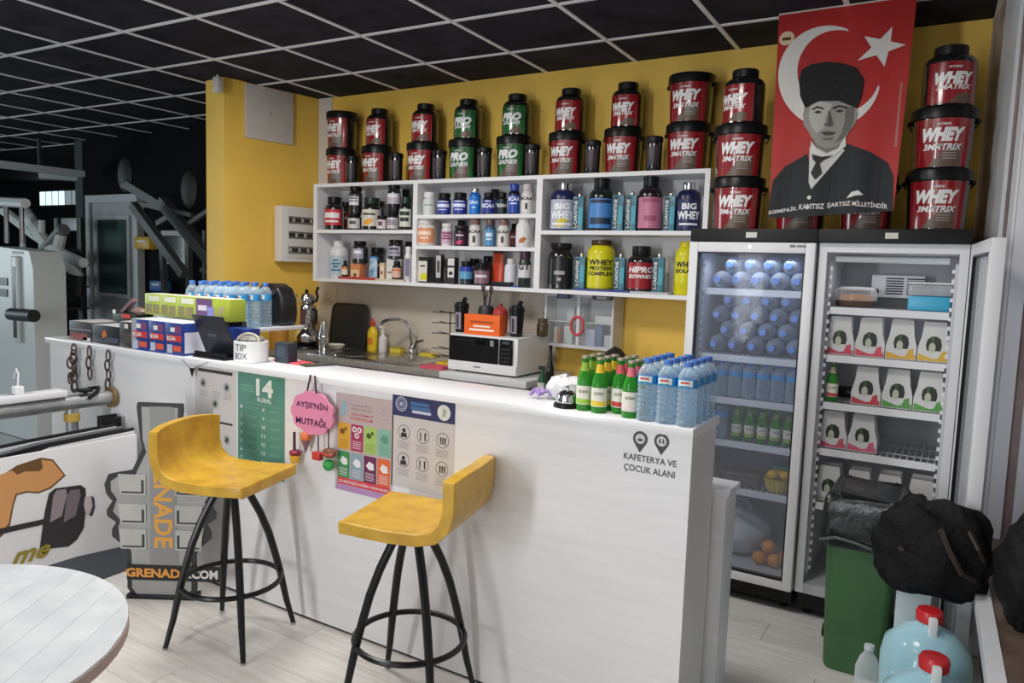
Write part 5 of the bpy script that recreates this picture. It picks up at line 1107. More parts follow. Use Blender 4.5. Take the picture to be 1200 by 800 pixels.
sm = thing('shelf_clip_box', 'grey speaker bar fixed under the shelf over the first aid cabinet', 'speaker', tuple(atY(706, 352, 4.06))); sm.location.z = ZB_-T-.028; G().box(-.06, .06, -.02, .02, 0, .028, .008).build('case', ink('4a4848'), sm); G().box(-.03, .035, -.0215, -.0202, .006, .022).build('face', ink('9a9a9a'), sm, None)
# fuse box on the left wall stub
wd = Vector((.112, .785, 0)).normalized(); ang = math.atan2(wd.y, wd.x)
fb = thing('fuse_box', 'white fuse box with three rows of breakers on the yellow wall', 'fuse box', (-4.41+.004, 4.05, 0), ang)
# local x runs along the wall (towards the back), local -y points into the room
zt = atX(322, 240, -4.36).z; zb = atX(322, 306, -4.36).z
fb.location = (-4.398, 4.03, zb); HB = zt-zb
G().box(-.16, .19, -.095, -.004, 0, HB, .006).build('case', mat('white_case', (.68, .66, .62), .4), fb)
fd = G().box(-.12, .182, -.1, -.0955, .03, HB-.02, .003).build('door', mat('white_case2', (.62, .60, .57), .35), fb)
for k in range(3):
    z = .06+k*HB*.27; G().box(-.10, .16, -.1015, -.1004, z, z+.055).build('breaker_window', ink('6e6a64'), fd, None)
    for i in range(10): G().box(-.095+i*.0255, -.075+i*.0255, -.1055, -.1016, z+.015, z+.042).build('breaker', ink('2c2c2c' if (i+k) % 3 else 'a8a49c'), fd, None)
G().lathe([(.01, 0), (.01, .01)], 10).map(lambda p: (p.x+.175, -.1-p.z, p.y+HB*.5)).build('lock', BLACKP, fd)
# white panel high on the wall stub
zt = atX(286, 96, -4.42).z; wp = thing('wall_panel', 'blank off white board fixed high on the yellow wall stub', 'board', (-4.435, 3.84, 2.44), ang)
G().box(-.20, .19, -.022, -.002, 0, CEIL-2.44-.01, .003).build('board', mat('dirty_white', (.60, .55, .50), .6, var=.1, scale=5), wp); G().lathe([(.006, 0), (.006, .003)], 8).map(lambda p: (p.x, -.022-p.z, p.y+.2)).build('screw', STEEL, wp)
# motion sensor hanging at the ceiling
ms = thing('motion_sensor', 'small white motion sensor at the ceiling by the yellow wall', 'sensor', tuple(atY(255, 79, 3.42))); ms.location.z = CEIL-.125
G().box(-.028, .028, -.022, .022, 0, .105, .01).build('case', ink('c8c4be'), ms); G().lathe([(.01, .105), (.01, .1185)], 10).build('mount', ink('b8b4b0'), ms)
# black bag and bottles in the corner right of the microwave
bb = thing('black_bag', 'slumped black bag in the corner by the closed fridge', 'bag', (-1.66, 3.88, 0))
random.seed(11)
g = G().sphere((0, 0, 0), 1, 22, 14); g.map(lambda p: (p.x*.26*(1+.1*math.sin(5*p.z+3*p.x)), p.y*.24*(1+.1*math.sin(4*p.x)), max(0, .56+.56*p.z+.05*math.sin(6*p.x+2)*max(0, p.z)+.10*p.x*max(0, p.z)))); g.build('bag', mat('black_fabric', (.011, .011, .012), .75, bump=.4, scale=10), bb, 1.2)
G().tube([(-.14, -.1, 1.0), (-.08, -.13, 1.08), (.05, -.13, 1.10), (.12, -.1, 1.06)], .012, 7).build('strap', mat('black_strap', (.015, .015, .016), .6), bb)
sb_ = thing('spray_bottle', 'dark green spray bottle with pale label beside the microwave', 'bottle', (-1.995, 3.66, .88))
cab2 = thing('corner_stand', 'dark low stand beside the worktop end', 'stand', (-2.0, 3.7, 0)); G().box(-.085, .045, -.14, .16, 0, .86, .004).build('body', mat('dark_stand', (.05, .045, .04), .6), cab2); G().box(-.09, .05, -.145, .165, .86, .88, .004).build('top', mat('grey_stone', (.30, .28, .26), .25), cab2)
G().lathe([(.024, 0), (.026, .005), (.026, .09), (.010, .125), (.009, .14)], 18).build('body', ink('1c4a34', .25), sb_); G().arc(.026, .026, .01, .07, -1, 1, 8).build('label', ink('c8ccc4'), sb_); G().box(-.025, .012, -.008, .008, .14, .16, .003).build('trigger_head', ink('1a2a22'), sb_)
sb2 = thing('tall_bottle', 'tall dark bottle between the microwave and the green spray bottle', 'bottle', (-2.025, 3.80, .88)); G().lathe([(.024, 0), (.026, .005), (.026, .13), (.010, .18), (.009, .25)], 18).build('body', mat('dark_bottle', (.012, .014, .012), .15), sb2); G().lathe([(.011, .248), (.011, .265), (.001, .267)], 12, cap=False).build('cap', BLACKP, sb2)
# ================================================================ FRIDGE CONTENTS
ZS = [z+.0045 for z in F1S]
M_PET2 = clear('chilled_pet', (.74, .80, .91), .14, .12)
def big_bottle(lab, loc, group):
    """1.5 litre bottle lying down, cap towards -y, axis at local z = r"""
    t = thing('large_water_bottle', lab, 'bottle', loc, 0, group); r = .0425; h = .31
    pr_ = [(r*.9, 0), (r, .006)]
    for i in range(6): z = h*(.08+i*.09); pr_ += [(r, z), (r*.95, z+h*.03), (r, z+h*.06)]
    pr_ += [(r, h*.70), (r*.9, h*.78), (r*.5, h*.89), (r*.33, h*.92), (r*.33, h*.94)]
    lay = lambda p: (p.x, -p.z+h, p.y+r)
    G().lathe(pr_, 18).map(lay).build('body', M_PET2, t)
    G().lathe([(r*.36, h*.935), (r*.37, h*.94), (r*.36, h), (.0006, h)], 14, cap=False).map(lay).build('cap', mat('pale_blue_cap', (.12, .28, .80), .35), t)
    G().lathe([(r*1.01, h*.40), (r*1.01, h*.66)], 18, cap=False).map(lay).build('label', mat('pale_band', (.35, .5, .72), .4), t)
    return t
b0 = None
def lay_row(n, x0, dx, y, z, lab, group):
    global b0
    for i in range(n):
        if b0 is None: b0 = big_bottle(lab, (x0+i*dx, y, z), group)
        else: dup(b0, (x0+i*dx, y, z), 0, lab, group)
XL = -1.066; DX = .094; DZ = .0735
gA = 'large bottles lying on the top fridge shelf'; lA = 'large water bottle lying on the top shelf of the closed fridge, cap outwards'
lay_row(5, XL, DX, 3.72, ZS[0], lA, gA); lay_row(4, XL+DX/2, DX, 3.76, ZS[0]+DZ, lA, gA)
gB = 'large bottles lying on the second fridge shelf'; lB = 'large water bottle lying on the second shelf of the closed fridge, cap outwards'
for k in range(4): lay_row(5-k % 2, XL+(k % 2)*DX/2, DX, 3.72+k*.012, ZS[1]+k*DZ, lB, gB)
# standing bottles
w3 = None
for iy in range(3):
    for ix in range(7):
        lab = 'small water bottle standing on the third shelf of the closed fridge'
        x = -1.085+ix*.0685; y = 3.735+iy*.075
        if w3 is None: w3 = water_bottle(lab, (x, y, ZS[2]), 'small water bottles on the third fridge shelf', .0325, min(.205, ZS[1]-ZS[2]-.04), deco=False)
        else: dup(w3, (x, y, ZS[2]))
w4 = None
for iy in range(2):
    for ix in range(2):
        lab = 'small water bottle beside the soda bottles in the closed fridge'; x = -1.075+ix*.07; y = 3.735+iy*.075
        if w4 is None: w4 = water_bottle(lab, (x, y, ZS[3]), 'small water bottles on the fourth fridge shelf', .0325, min(.205, ZS[2]-ZS[3]-.04), deco=False)
        else: dup(w4, (x, y, ZS[3]))
s4 = None
for iy in range(2):
    for ix in range(5):
        lab = 'green soda bottle on the fourth shelf of the closed fridge'; x = -.925+ix*.0615; y = 3.735+iy*.075
        if s4 is None: s4 = soda(lab, (x, y, ZS[3]), '9aa86a', '9ab04a', 'soda bottles in the closed fridge', min(1.0, (ZS[2]-ZS[3]-.04)/.19))
        else: dup(s4, (x, y, ZS[3]), .3)
def orange(loc, lab, col, group, r=.036):
    t = thing('citrus_fruit', lab, 'fruit', loc, 0, group)
    G().sphere((0, 0, r), r, 16, 10, 1, 1, .96).build('fruit', mat('peel_'+col, hexc(col), .45, bump=.3, scale=60), t); G().lathe([(.004, 2*r*.965), (.003, 2*r*.975+.002)], 8).build('stalk', ink('6a5a28'), t)
    return t
lb_ = thing('yellow_basket', 'small yellow plastic basket holding lemons in the closed fridge', 'basket', (-.715, 3.75, ZS[4]))
G().lathe([(.045, 0), (.046, .004), (.062, .065), (.064, .068), (.058, .064), (.043, .008), (.001, .007)], 20, cap=False).build('bowl', ink('cdb848'), lb_)
for i in range(14):
    a_ = 2*math.pi*i/14; G().bar((.0475*math.cos(a_), .0475*math.sin(a_), .006), (.063*math.cos(a_), .063*math.sin(a_), .064), .006, .004).build('rib', ink('d8c45a'), lb_, None)
for i, (x, y, z) in enumerate(((-.024, -.01, .048), (.028, .012, .05), (.0, .03, .05))): orange((-.715+x, 3.75+y, ZS[4]+z), 'lemon piled in the yellow basket', 'e0b020', 'lemons in the yellow basket', .028)
cb = thing('covered_bowl', 'small clear bowl with green and blue lid behind the basket', 'bowl', (-.70, 3.88, ZS[4])); G().lathe([(.05, 0), (.06, .01), (.065, .09)], 20).build('bowl', clear('bowl_green', (.6, .8, .6), .4), cb); G().lathe([(.068, .09), (.068, .105), (.001, .108)], 20, cap=False).build('lid', ink('5a9aa0'), cb)
pt = thing('foil_dish', 'flat brown foil dish in the closed fridge', 'dish', (-.90, 3.80, ZS[4])); G().box(-.10, .10, -.07, .07, 0, .05, .01).build('dish', mat('foil_brown', (.16, .13, .11), .35, var=.4, scale=30), pt); G().box(-.105, .105, -.075, .075, .05, .06, .004).build('lid', ink('7a6a60'), pt)
rb_ = thing('white_bag', 'big white plastic bag in the bottom of the closed fridge', 'bag', (-.92, 3.91, .161))
g = G().sphere((0, 0, 0), 1, 24, 14); random.seed(5)
g.map(lambda p: (p.x*.155+random.uniform(-.006, .006), p.y*.19+random.uniform(-.006, .006), max(0, .11+.13*p.z-.05*p.x*max(0, p.z)+random.uniform(-.006, .006)))); g.build('bag', mat('white_bag', (.62, .64, .68), .5), rb_, .5); G().tube([(-.04, 0, .235), (-.01, -.02, .27), (.03, -.02, .262), (.05, 0, .22)], .008, 6).build('handle_loop', mat('white_bag', (.62, .64, .68), .5), rb_)
for i, (x, y, z) in enumerate(((-.775, 3.735, .161), (-.703, 3.735, .161), (-.739, 3.80, .161), (-.739, 3.757, .161+.057), (-.667, 3.80, .161))): orange((x, y, z), 'orange lying in the bottom of the closed fridge', 'dc8a1e', 'oranges in the fridge', .0345)
# open fridge: multipacks in white card carriers
ZO = [z+.0045 for z in F2S]
def carrier(lab, loc, band, hh, group, w=.122):
    t = thing('soda_carrier', lab, 'multipack', loc, 0, group); d = .055
    prof = [(-w/2, 0), (w/2, 0), (w/2, hh*.34), (w*.40, hh*.62), (w*.35, hh*.97), (w*.33, hh), (-w*.33, hh), (-w*.35, hh*.97), (-w*.40, hh*.62), (-w/2, hh*.34)]
    G().slab(prof, -d, d).build('card', mat('card_white', (.66, .66, .65), .5, var=.05, scale=8), t)
    y = -d-.0008
    arch = [(-.026, hh*.28), (.026, hh*.28), (.030, hh*.42), (.024, hh*.58), (.008, hh*.64), (-.010, hh*.64), (-.026, hh*.56), (-.031, hh*.42)]
    op = G().shape(arch, y).build('arch_opening', ink('24281e'), t, None)
    G().disc(-.006, hh*.36, .013, y-.0008, 12, .022).build('bottle_label', ink('b8bca8'), op, None); G().flat(-.012, .0, hh*.5, hh*.62, y-.0008).build('bottle_neck', ink('3c5a2c'), op, None)
    G().shape([(-w/2+.003, .004), (w/2-.003, .004), (w/2-.003, hh*.14), (.0, hh*.08), (-w/2+.003, hh*.2)], y).build('colour_band', ink(band), t, None)
    G().shape([(.02, hh*.1), (.05, hh*.12), (.048, hh*.30), (.03, hh*.26)], y-.0006).build('fruit_print', ink(band), t, None)
    return t
def row(n, xs, zi, cols_, names, hh, y=3.768):
    for x, c, nm in zip(xs, cols_, names): carrier('white card soda carrier with %s, %s' % nm, (x, y, ZO[zi]), c, hh, 'soda carriers in the open fridge')
NS = ['second', 'third', 'fourth', 'fifth']
hh = min(.185, ZO[0]-ZO[1]-.045)
row(4, (-.48, -.354, -.228, -.102), 1, ('c84a5c', 'd05060', 'd8a83a', 'd8b040'), (('pink foot', 'at the divider side'), ('pink foot', 'beside yellow footed carriers'), ('yellow foot', 'beside pink footed carriers'), ('yellow foot', 'beside the open door')), hh)
row(3, (-.354, -.228, -.102), 2, ('c04048', '5a9a4a', '5aa04a'), (('red foot', 'on the third shelf'), ('green foot', 'beside the red footed carrier'), ('green foot', 'beside the open door')), min(.18, ZO[1]-ZO[2]-.045))
row(2, (-.48, -.354), 3, ('c85870', 'd06078'), (('pink foot', 'on the half empty shelf by the divider'), ('pink foot', 'next to the empty shelf space')), min(.18, ZO[2]-ZO[3]-.045))
hb_ = min(.17, ZO[3]-ZO[4]-.045)
for x, nm in ((-.48, 'farthest from the open door'), (-.354, 'second from the fridge divider'), (-.228, 'third from the fridge divider'), (-.102, 'nearest the open door')): carrier('plain white soda carrier on the lowest shelf, '+nm, (x, 3.768, ZO[4]), 'b0b4b0', hb_, 'soda carriers in the open fridge')
soda('dark soda bottle with red and white label on the third shelf of the open fridge', (-.50, 3.73, ZO[2]), 'b0a890', 'c04a48', None, .95)
lemo = thing('lying_bottle', 'small dark bottle lying behind the single soda bottle', 'bottle', (-.41, 3.88, ZO[2])); G().lathe([(.026, 0), (.028, .005), (.028, .10), (.011, .14), (.011, .17)], 16).map(lambda p: (p.z-.08, p.x, p.y+.028)).build('body', mat('dark_bottle', (.012, .014, .012), .15), lemo); G().lathe([(.0125, .168), (.0125, .18), (.001, .181)], 12, cap=False).map(lambda p: (p.z-.08, p.x, p.y+.028)).build('cap', ink('8a7a3a'), lemo)
cake = thing('cake_dish', 'shallow dish of brown dessert under a clear lid', 'dish', (-.44, 3.83, ZO[0])); G().lathe([(.08, 0), (.085, .005), (.09, .03)], 24).build('dish', ink('5a4438'), cake); G().lathe([(.085, .03), (.08, .055), (.001, .06)], 24, cap=False).build('dessert', ink('b07848'), cake); G().lathe([(.092, .03), (.088, .08), (.07, .092), (.001, .094)], 24, cap=False).build('lid', clear('clear_lid', (.9, .9, .9), .12), cake)
bc = thing('blue_food_box', 'turquoise food box with clear white lid on the top shelf', 'food box', (-.135, 3.76, ZO[0])); G().box(-.082, .082, -.055, .06, 0, .065, .012).build('box', mat('turquoise', (.05, .40, .62), .35), bc); G().box(-.084, .084, -.057, .062, .066, .115, .01).build('cover', clear('box_cover', (.85, .88, .9), .30), bc); G().box(-.088, .088, -.061, .066, .116, .124, .003).build('rim', ink('d4d4d4'), bc)
# ================================================================ FLAG
SLP = .189
def fl(u, v):
    d = _ray(u, v); t = (3.785-SLP*(2.82-CH))/(d.y-SLP*d.z); p = d*t+Vector((0, 0, CH)); return (p.x, p.z)
def fy(x, z, lift=0): return 3.785-SLP*(2.82-z)+.006*math.sin(x*34+1)*(min(1, (2.83-z)))-lift
flag = thing('hanging_flag', 'red flag with white crescent, star and printed man in dark hat and suit', 'flag', (-.58, 3.70, 1.85))
FO = Vector(flag.location)
def cloth(n, g, m, lv):
    g = cut(g, .03)
    return g.map(lambda p: Vector((p.x, fy(p.x, p.z, .0011*lv), p.z))-FO).build(n, m, flag, None)
M_FR = mat('flag_red', (.42, .016, .014), .6, var=.18, scale=4)
tl = (fl(913, 18)[0], 2.818); tr_ = (fl(1075, -5)[0], 2.818); bl_ = fl(901, 256); br_ = fl(1047, 247)
NU, NV = 26, 14; vs = []; fs = []
for side in (0, 1):
    for j in range(NV+1):
        for i in range(NU+1):
            a = i/NU; b = j/NV
            x = (tl[0]*(1-a)+tr_[0]*a)*(1-b)+(bl_[0]*(1-a)+br_[0]*a)*b; z = (tl[1]*(1-a)+tr_[1]*a)*(1-b)+(bl_[1]*(1-a)+br_[1]*a)*b
            vs.append((x-FO.x, fy(x, z)+side*.0015-FO.y, z-FO.z))
st_ = (NU+1)*(NV+1)
for j in range(NV):
    for i in range(NU):
        q = j*(NU+1)+i; fs.append((q, q+NU+1, q+NU+2, q+1)); fs.append(tuple(st_+k for k in (q, q+1, q+NU+2, q+NU+1)))
for i in range(NU): fs.append((i, i+1, st_+i+1, st_+i)); q = NV*(NU+1)+i; fs.append((q+1, q, st_+q, st_+q+1))
for j in range(NV): q = j*(NU+1); fs.append((q+NU+1, q, st_+q, st_+q+NU+1)); q += NU; fs.append((q, q+NU+1, st_+q+NU+1, st_+q))
G().add(vs, fs).build('cloth', M_FR, flag)
def pp(pts): return G().shape([fl(u, v) for u, v in pts], 0)
M_FW2 = mat('flag_white', (.66, .63, .60), .6)
# crescent
c0 = (972, 90); R0 = 60; dr = (.877, -.48); dd = 12.65; r1 = 48.7; c1 = (c0[0]+dd*dr[0], c0[1]+dd*dr[1])
def an_(c, p): return math.atan2(p[1]-c[1], p[0]-c[0])
ax = math.atan2(dr[1], dr[0]); half0 = math.acos(45.6/60); half1 = math.acos((45.6-dd)/r1)
N = 40; vs = []
for i in range(N+1):
    a = ax+half0+(2*math.pi-2*half0)*i/N; b = ax+half1+(2*math.pi-2*half1)*i/N
    vs.append(fl(c0[0]+R0*math.cos(a), c0[1]+R0*math.sin(a))); vs.append(fl(c1[0]+r1*math.cos(b), c1[1]+r1*math.sin(b)))
cloth('crescent', G().add([(x, 0, z) for x, z in vs], [(2*i, 2*i+2, 2*i+3, 2*i+1)[::-1] for i in range(N)]), M_FW2, 1)
SP = [(1046, 31), (1061.5, 52.5), (1036.5, 78), (1005, 71), (1013, 42.6)]; cs_ = (1033.5, 55); poly = []
for i in range(5):
    a, b = SP[i], SP[(i+1) % 5]; poly.append(a); m_ = ((a[0]+b[0])/2, (a[1]+b[1])/2); poly.append((cs_[0]+.5*(m_[0]-cs_[0]), cs_[1]+.5*(m_[1]-cs_[1])))
cloth('star', pp(poly), M_FW2, 1)
x, z = fl(922, 45); cloth('round_badge', G().disc(x, z, .034, 0), ink('d8c0a0'), 1); cloth('badge_mark', G().flat(x-.02, x+.02, z-.01, z+.004, 0), ink('5a2a20'), 2)
cloth('side_line', pp([(1055, 96), (1058, 96), (1051, 172), (1048, 172)]), ink('a8605a'), 1)
cloth('suit', pp([(901, 255.5), (901.5, 240), (906, 212), (920, 195), (946, 180), (952, 205), (984, 178), (992, 168), (1020, 178), (1040, 190), (1047, 206), (1046.5, 247), (1000, 250), (940, 254)]), ink('14181c', .7), 2)
cloth('shirt', pp([(949, 172), (984, 172), (990, 176), (951, 222), (948, 214)]), ink('c4c2be', .7), 3)
cloth('neck', pp([(953, 160), (988, 158), (988, 172), (970, 180), (955, 172)]), ink('77746f', .7), 4)
cloth('face', pp([(944, 122), (941, 134), (942, 147), (947, 153), (951, 161), (959, 170), (968, 174), (980, 172), (990, 163), (997, 151), (1002, 146), (1005, 134), (1003, 122), (982, 116), (959, 116)]), ink('8f8c86', .7), 5)
cloth('face_light', pp([(950, 124), (948, 138), (951, 148), (957, 157), (966, 150), (968, 138), (976, 122), (962, 119)]), ink('aeaba4', .7), 6)
cloth('face_shadow', pp([(991, 124), (990, 142), (986, 156), (978, 168), (988, 163), (996, 151), (1001, 143), (1002, 126)]), ink('63605b', .7), 6)
for q in ([(952, 128), (958, 124.5), (966, 127), (966, 129), (958, 127), (952, 130)], [(976, 126), (984, 123), (993, 126), (992, 128), (984, 125.5), (976, 128.5)]): cloth('eyebrow', pp(q), ink('2a2826', .7), 7)
for u, v in ((959, 132), (984, 130.5)): cloth('eye', pp([(u-5, v), (u, v-2.2), (u+5, v-.3), (u, v+1.8)]), ink('2c2a28', .7), 7)
cloth('nose_shadow', pp([(971, 130), (973, 130), (977, 146), (973, 149), (965, 147), (970, 144)]), ink('55524d', .7), 7)
cloth('mouth', pp([(962, 156), (970, 154), (980, 155), (976, 158.5), (967, 159)]), ink('45413e', .7), 7)
cloth('chin_shadow', pp([(963, 162), (978, 161), (974, 164), (967, 165)]), ink('6a6762', .7), 7)
cloth('hat', pp([(936.5, 94), (940, 82), (952, 75.5), (970, 73), (988, 74.5), (1004, 80), (1012.5, 94), (1010, 113), (1004, 127), (983, 118.5), (959, 119), (944, 127), (938, 113)]), mat('hat_black', (.012, .012, .013), .9, bump=.6, scale=90), 8)
cloth('collar', pp([(950.5, 165), (957, 174), (968, 180), (982, 174), (991, 159), (991.5, 171), (976, 184), (961, 184.5), (951, 179)]), ink('cfcdc8', .7), 6)
cloth('tie', pp([(952, 181), (963, 184), (977, 182), (965, 188), (961, 192), (963.5, 203), (955.5, 211), (950.5, 203), (956.5, 191), (953, 187)]), ink('24221f', .7), 7)
cloth('pocket_square', pp([(992, 232.5), (998, 225), (1006, 223), (1012, 228.5), (1003, 229)]), M_FW2, 3)
for u, v in ((948.5, 231.5), (946.5, 243)): x, z = fl(u, v); cloth('button', G().disc(x, z, .009, 0, 10), M_FW2, 3)
for s, a, b, h_ in (('EGEMENLİK,', (901.5, 249), (934, 243.5), .024), ('KAYITSIZ', (936.5, 242.5), (966, 241.5), .024), ('ŞARTSIZ', (969, 241), (997, 238.5), .026), ('MİLLETİNDİR', (999, 237.5), (1040, 241), .026)):
    x0, z0 = fl(*a); x1, z1 = fl(*b); sl_ = (z1-z0)/(x1-x0); g = text(s, x1-x0, h_, .02)
    cloth('lettering', g.map(lambda p: (p.x+(x0+x1)/2, 0, p.z+(z0+z1)/2+sl_*p.x)), M_FW2, 4)
G().tube([(tl[0]-FO.x, 3.786-FO.y, 2.818-FO.z), (tr_[0]-FO.x, 3.786-FO.y, 2.818-FO.z)], .005, 6).build('rod', ink('c8c0b8'), flag)
# ================================================================ BIN, BAGS AND WATER JUGS BY THE WINDOW
bn = thing('waste_bin', 'tall green plastic waste bin with black liner folded over its rim', 'bin', (-.275, 3.34, 0))
def rrect(w, d, r, z, n=5):
    P_ = []
    for cx, cy, a0 in ((w-r, d-r, 0), (-w+r, d-r, 90), (-w+r, -d+r, 180), (w-r, -d+r, 270)):
        for i in range(n+1): a = math.radians(a0+90*i/n); P_.append((cx+r*math.cos(a), cy+r*math.sin(a), z))
    return P_
def loft(rings, capb=True, capt=True):
    n = len(rings[0]); vs = [p for r in rings for p in r]; fs = []
    for i in range(len(rings)-1):
        for k in range(n): fs.append((i*n+k, i*n+(k+1) % n, (i+1)*n+(k+1) % n, (i+1)*n+k))
    if capb: fs.append(tuple(range(n-1, -1, -1)))
    if capt: fs.append(tuple((len(rings)-1)*n+k for k in range(n)))
    return G().add(vs, fs)
loft([rrect(.105, .15, .03, 0), rrect(.112, .158, .03, .02), rrect(.132, .175, .035, .60)]).build('body', mat('bin_green', (.045, .13, .045), .5, var=.15, scale=6), bn)
random.seed(21)
rings = []
for z, g_ in ((.53, .012), (.54, .016), (.56, .014), (.575, .02), (.62, .014), (.66, .016), (.70, .012), (.725, .0), (.73, -.02)):
    q = rrect(.132+g_, .175+g_, .035, z, 8); rings.append([(x*(1+random.uniform(-.02, .03)), y*(1+random.uniform(-.02, .03)), zz+random.uniform(-.010, .010)) for x, y, zz in q])
loft(rings, False, True).build('bin_liner', mat('black_film', (.014, .016, .017), .28, bump=.5, scale=25), bn, .9)
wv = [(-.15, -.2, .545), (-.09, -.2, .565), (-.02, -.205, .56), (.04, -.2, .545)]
G().tube(wv, .006, 6).build('liner_fold', mat('film_shine', (.10, .105, .10), .25), bn)  # film sheen along the fold put in as a paler colour
for s_ in (-1,): G().lathe([(.028, -.01), (.03, 0), (.028, .01)], 16).map(lambda p: (-.125+p.z, -.02+p.x, p.y+.10)).build('wheel', BLACKP, bn)
M_JUG = clear('jug_blue', (.50, .82, .93), .60, .15)
def jug(loc, lab, rz):
    t = thing('water_jug', lab, 'jug', loc, rz, 'large water jugs by the window'); r = .138
    G().lathe([(r*.9, 0), (r, .02), (r, .08), (r*.965, .10), (r, .12), (r, .19), (r*.965, .21), (r, .23), (r, .32), (r*.93, .37), (r*.6, .415), (r*.26, .44), (r*.22, .46)], 32).build('body', M_JUG, t)
    G().lathe([(.034, .452), (.04, .456), (.042, .482), (.036, .494), (.001, .498)], 22, cap=False).build('cap', mat('red_cap', (.55, .018, .025), .35), t)
    G().box(-.012, .012, -.062, -.036, .40, .485, .005).build('seal_strip', ink('dfe2e2'), t)
    G().arc(r, r, .12, .30, -1.0, .6, 12).build('label', mat('jug_label', (.62, .72, .76), .35, col2=(.36, .62, .74), scale=6), t)
    return t
jug((-.02, 2.80, 0), 'pale blue water jug with red cap next to the black bag', math.radians(15)); jug((.005, 2.45, 0), 'pale blue water jug with red cap before the first jug', math.radians(10))
jug((.02, 2.10, 0), 'pale blue water jug with red cap at the end of the row', math.radians(10))
ck = thing('storage_crate', 'small white crate carrying the black bag', 'crate', (-.075, 3.0, 0)); G().box(-.055, .055, -.05, .05, 0, .48, .004).build('body', ink('b8c4c8'), ck); G().box(-.057, .057, -.052, .052, .48, .495, .003).build('rim', ink('c8d0d2'), ck)
def lump(n, lab, loc, rx, ry, rz_, seed, m, parts):
    t = thing(n, lab, 'bag', loc); random.seed(seed); ph = [random.uniform(0, 6) for _ in range(9)]
    g = G().sphere((0, 0, 0), 1, 34, 22)
    def f(p):
        d = 1+.07*math.sin(5*p.x+ph[0])*math.cos(4*p.z+ph[1])+.06*math.sin(9*p.y+6*p.x+ph[2])+.05*math.sin(11*p.z+7*p.x+ph[3])+.035*math.sin(17*p.x+13*p.y+ph[4])
        z = p.z*d; z = max(z, -.82)
        return (p.x*rx*d, p.y*ry*d, (z+.82)*rz_)
    g.map(f).build('bag', m, t, 1.3)
    for q, r in parts: G().tube(q, r, 6).build('strap', mat('brown_strap', (.035, .024, .018), .5), t)
    return t
M_BAG = mat('black_nylon', (.005, .005, .006), .65, bump=1.0, scale=22, spec=.22)
lump('duffel_bag', 'crumpled black bag lying on the water jugs beside the green bin', (-.03, 2.935, .496), .18, .066, .185, 4, M_BAG, [([(.02, -.08, .26), (.05, -.11, .20), (.09, -.10, .13), (.13, -.06, .10)], .010), ([(.10, -.08, .27), (.13, -.09, .22), (.15, -.05, .17)], .008), ([(-.10, -.08, .17), (-.085, -.085, .165)], .006)])
lump('backpack', 'black backpack standing on the window sill', (.235, 2.78, .531), .085, .13, .18, 9, M_BAG, [([(-.04, -.05, .2), (-.05, 0, .24), (-.04, .06, .2)], .008)])
p = atZ(1016, 806, 0); cp = thing('clear_bottle', 'empty clear plastic bottle between the bin and the jugs', 'bottle', (p.x, 3.0, 0)); cp.location.x = -.205
G().lathe([(.04, 0), (.043, .006), (.043, .14), (.03, .18), (.016, .2), (.016, .215)], 20).build('body', clear('grey_clear', (.8, .84, .86), .3, .1), cp); G().lathe([(.018, .212), (.018, .228), (.001, .23)], 14, cap=False).build('cap', ink('c8ccd0'), cp)
# ================================================================ FRONT LEFT: RAIL, BANNER, STANDEE
rl = thing('pipe_rail', 'galvanised pipe rail on a post, ending at the bar counter', 'rail', (-3.83, 1.6, 0))
M_GALV = mat('galvanised', (.50, .51, .52), .35, metal=.8, var=.2, scale=18)
G().tube([(0, -1.2, .83), (0, .66, .83)], .038, 18).build('pipe', M_GALV, rl)
G().lathe([(.055, 0), (.055, .012)], 20).map(lambda p: (p.x, .655+p.z, .83+p.y)).build('flange', mat('rusty_brass', (.35, .22, .08), .5, metal=.5, var=.4, scale=30), rl)
for y in (.46, -.9):
    G().tube([(0, y, 0), (0, y, .80)], .030, 14).build('post', M_GALV, rl); G().lathe([(.037, .735), (.037, .775)], 16, (0, y)).build('collar', mat('yellow_collar', (.45, .30, .05), .5), rl)
ps_ = thing('power_strip', 'white power strip with plugs lying on the pipe rail', 'power strip', (-3.83, 1.86, .868), 0)
G().box(-.045, .045, -.35, .16, 0, .035, .008).build('case', ink('dcdce0'), ps_)
for y in (-.2, -.1, 0.0): G().lathe([(.02, .035), (.02, .0355)], 16, (0, y)).build('socket', ink('b8b8bc'), ps_)
for y in (-.17, -.05):
    g_ = G().box(-.022, .022, y-.02, y+.02, .036, .075, .006).build('plug', ink('e2e2e4'), ps_); G().tube([(0, y, .074), (-.01, y+.01, .13), (-.05, y+.02, .15), (-.08, y+.02, .10)], .004, 6).build('cable', ink('d8d8da'), g_)
sr = thing('rubber_strap', 'black rubber strap looped over the pipe rail', 'strap', (-3.83, 2.15, .878)); G().tube([(-.045, 0, -.02), (-.04, .02, .005), (0, .05, .012), (.04, .02, .0), (.05, -.03, -.03)], .010, 8).build('strap', BLACKP, sr); G().box(-.04, .04, -.06, .0, .0, .014, .004).build('buckle', BLACKP, sr)
XB = -3.50
bnr = thing('printed_banner', 'white banner printed with an arm lifting a dark dumbbell', 'banner', (XB, 1.5, .12))
def bq(u, v): p = atX(u, v, XB); return (p.y-1.5, p.z-.12)
G().box(-.015, 0, -.8, .70, .0, .57, .004).build('sheet', mat('banner_white', (.72, .72, .74), .4, var=.05, scale=2), bnr)
def bp_(n, pts, m, lv=1):
    q = [bq(u, v) for u, v in pts]; return G().add([(.0007*lv, y, z) for y, z in q], [tuple(range(len(q)))]).build(n, m, bnr, None)
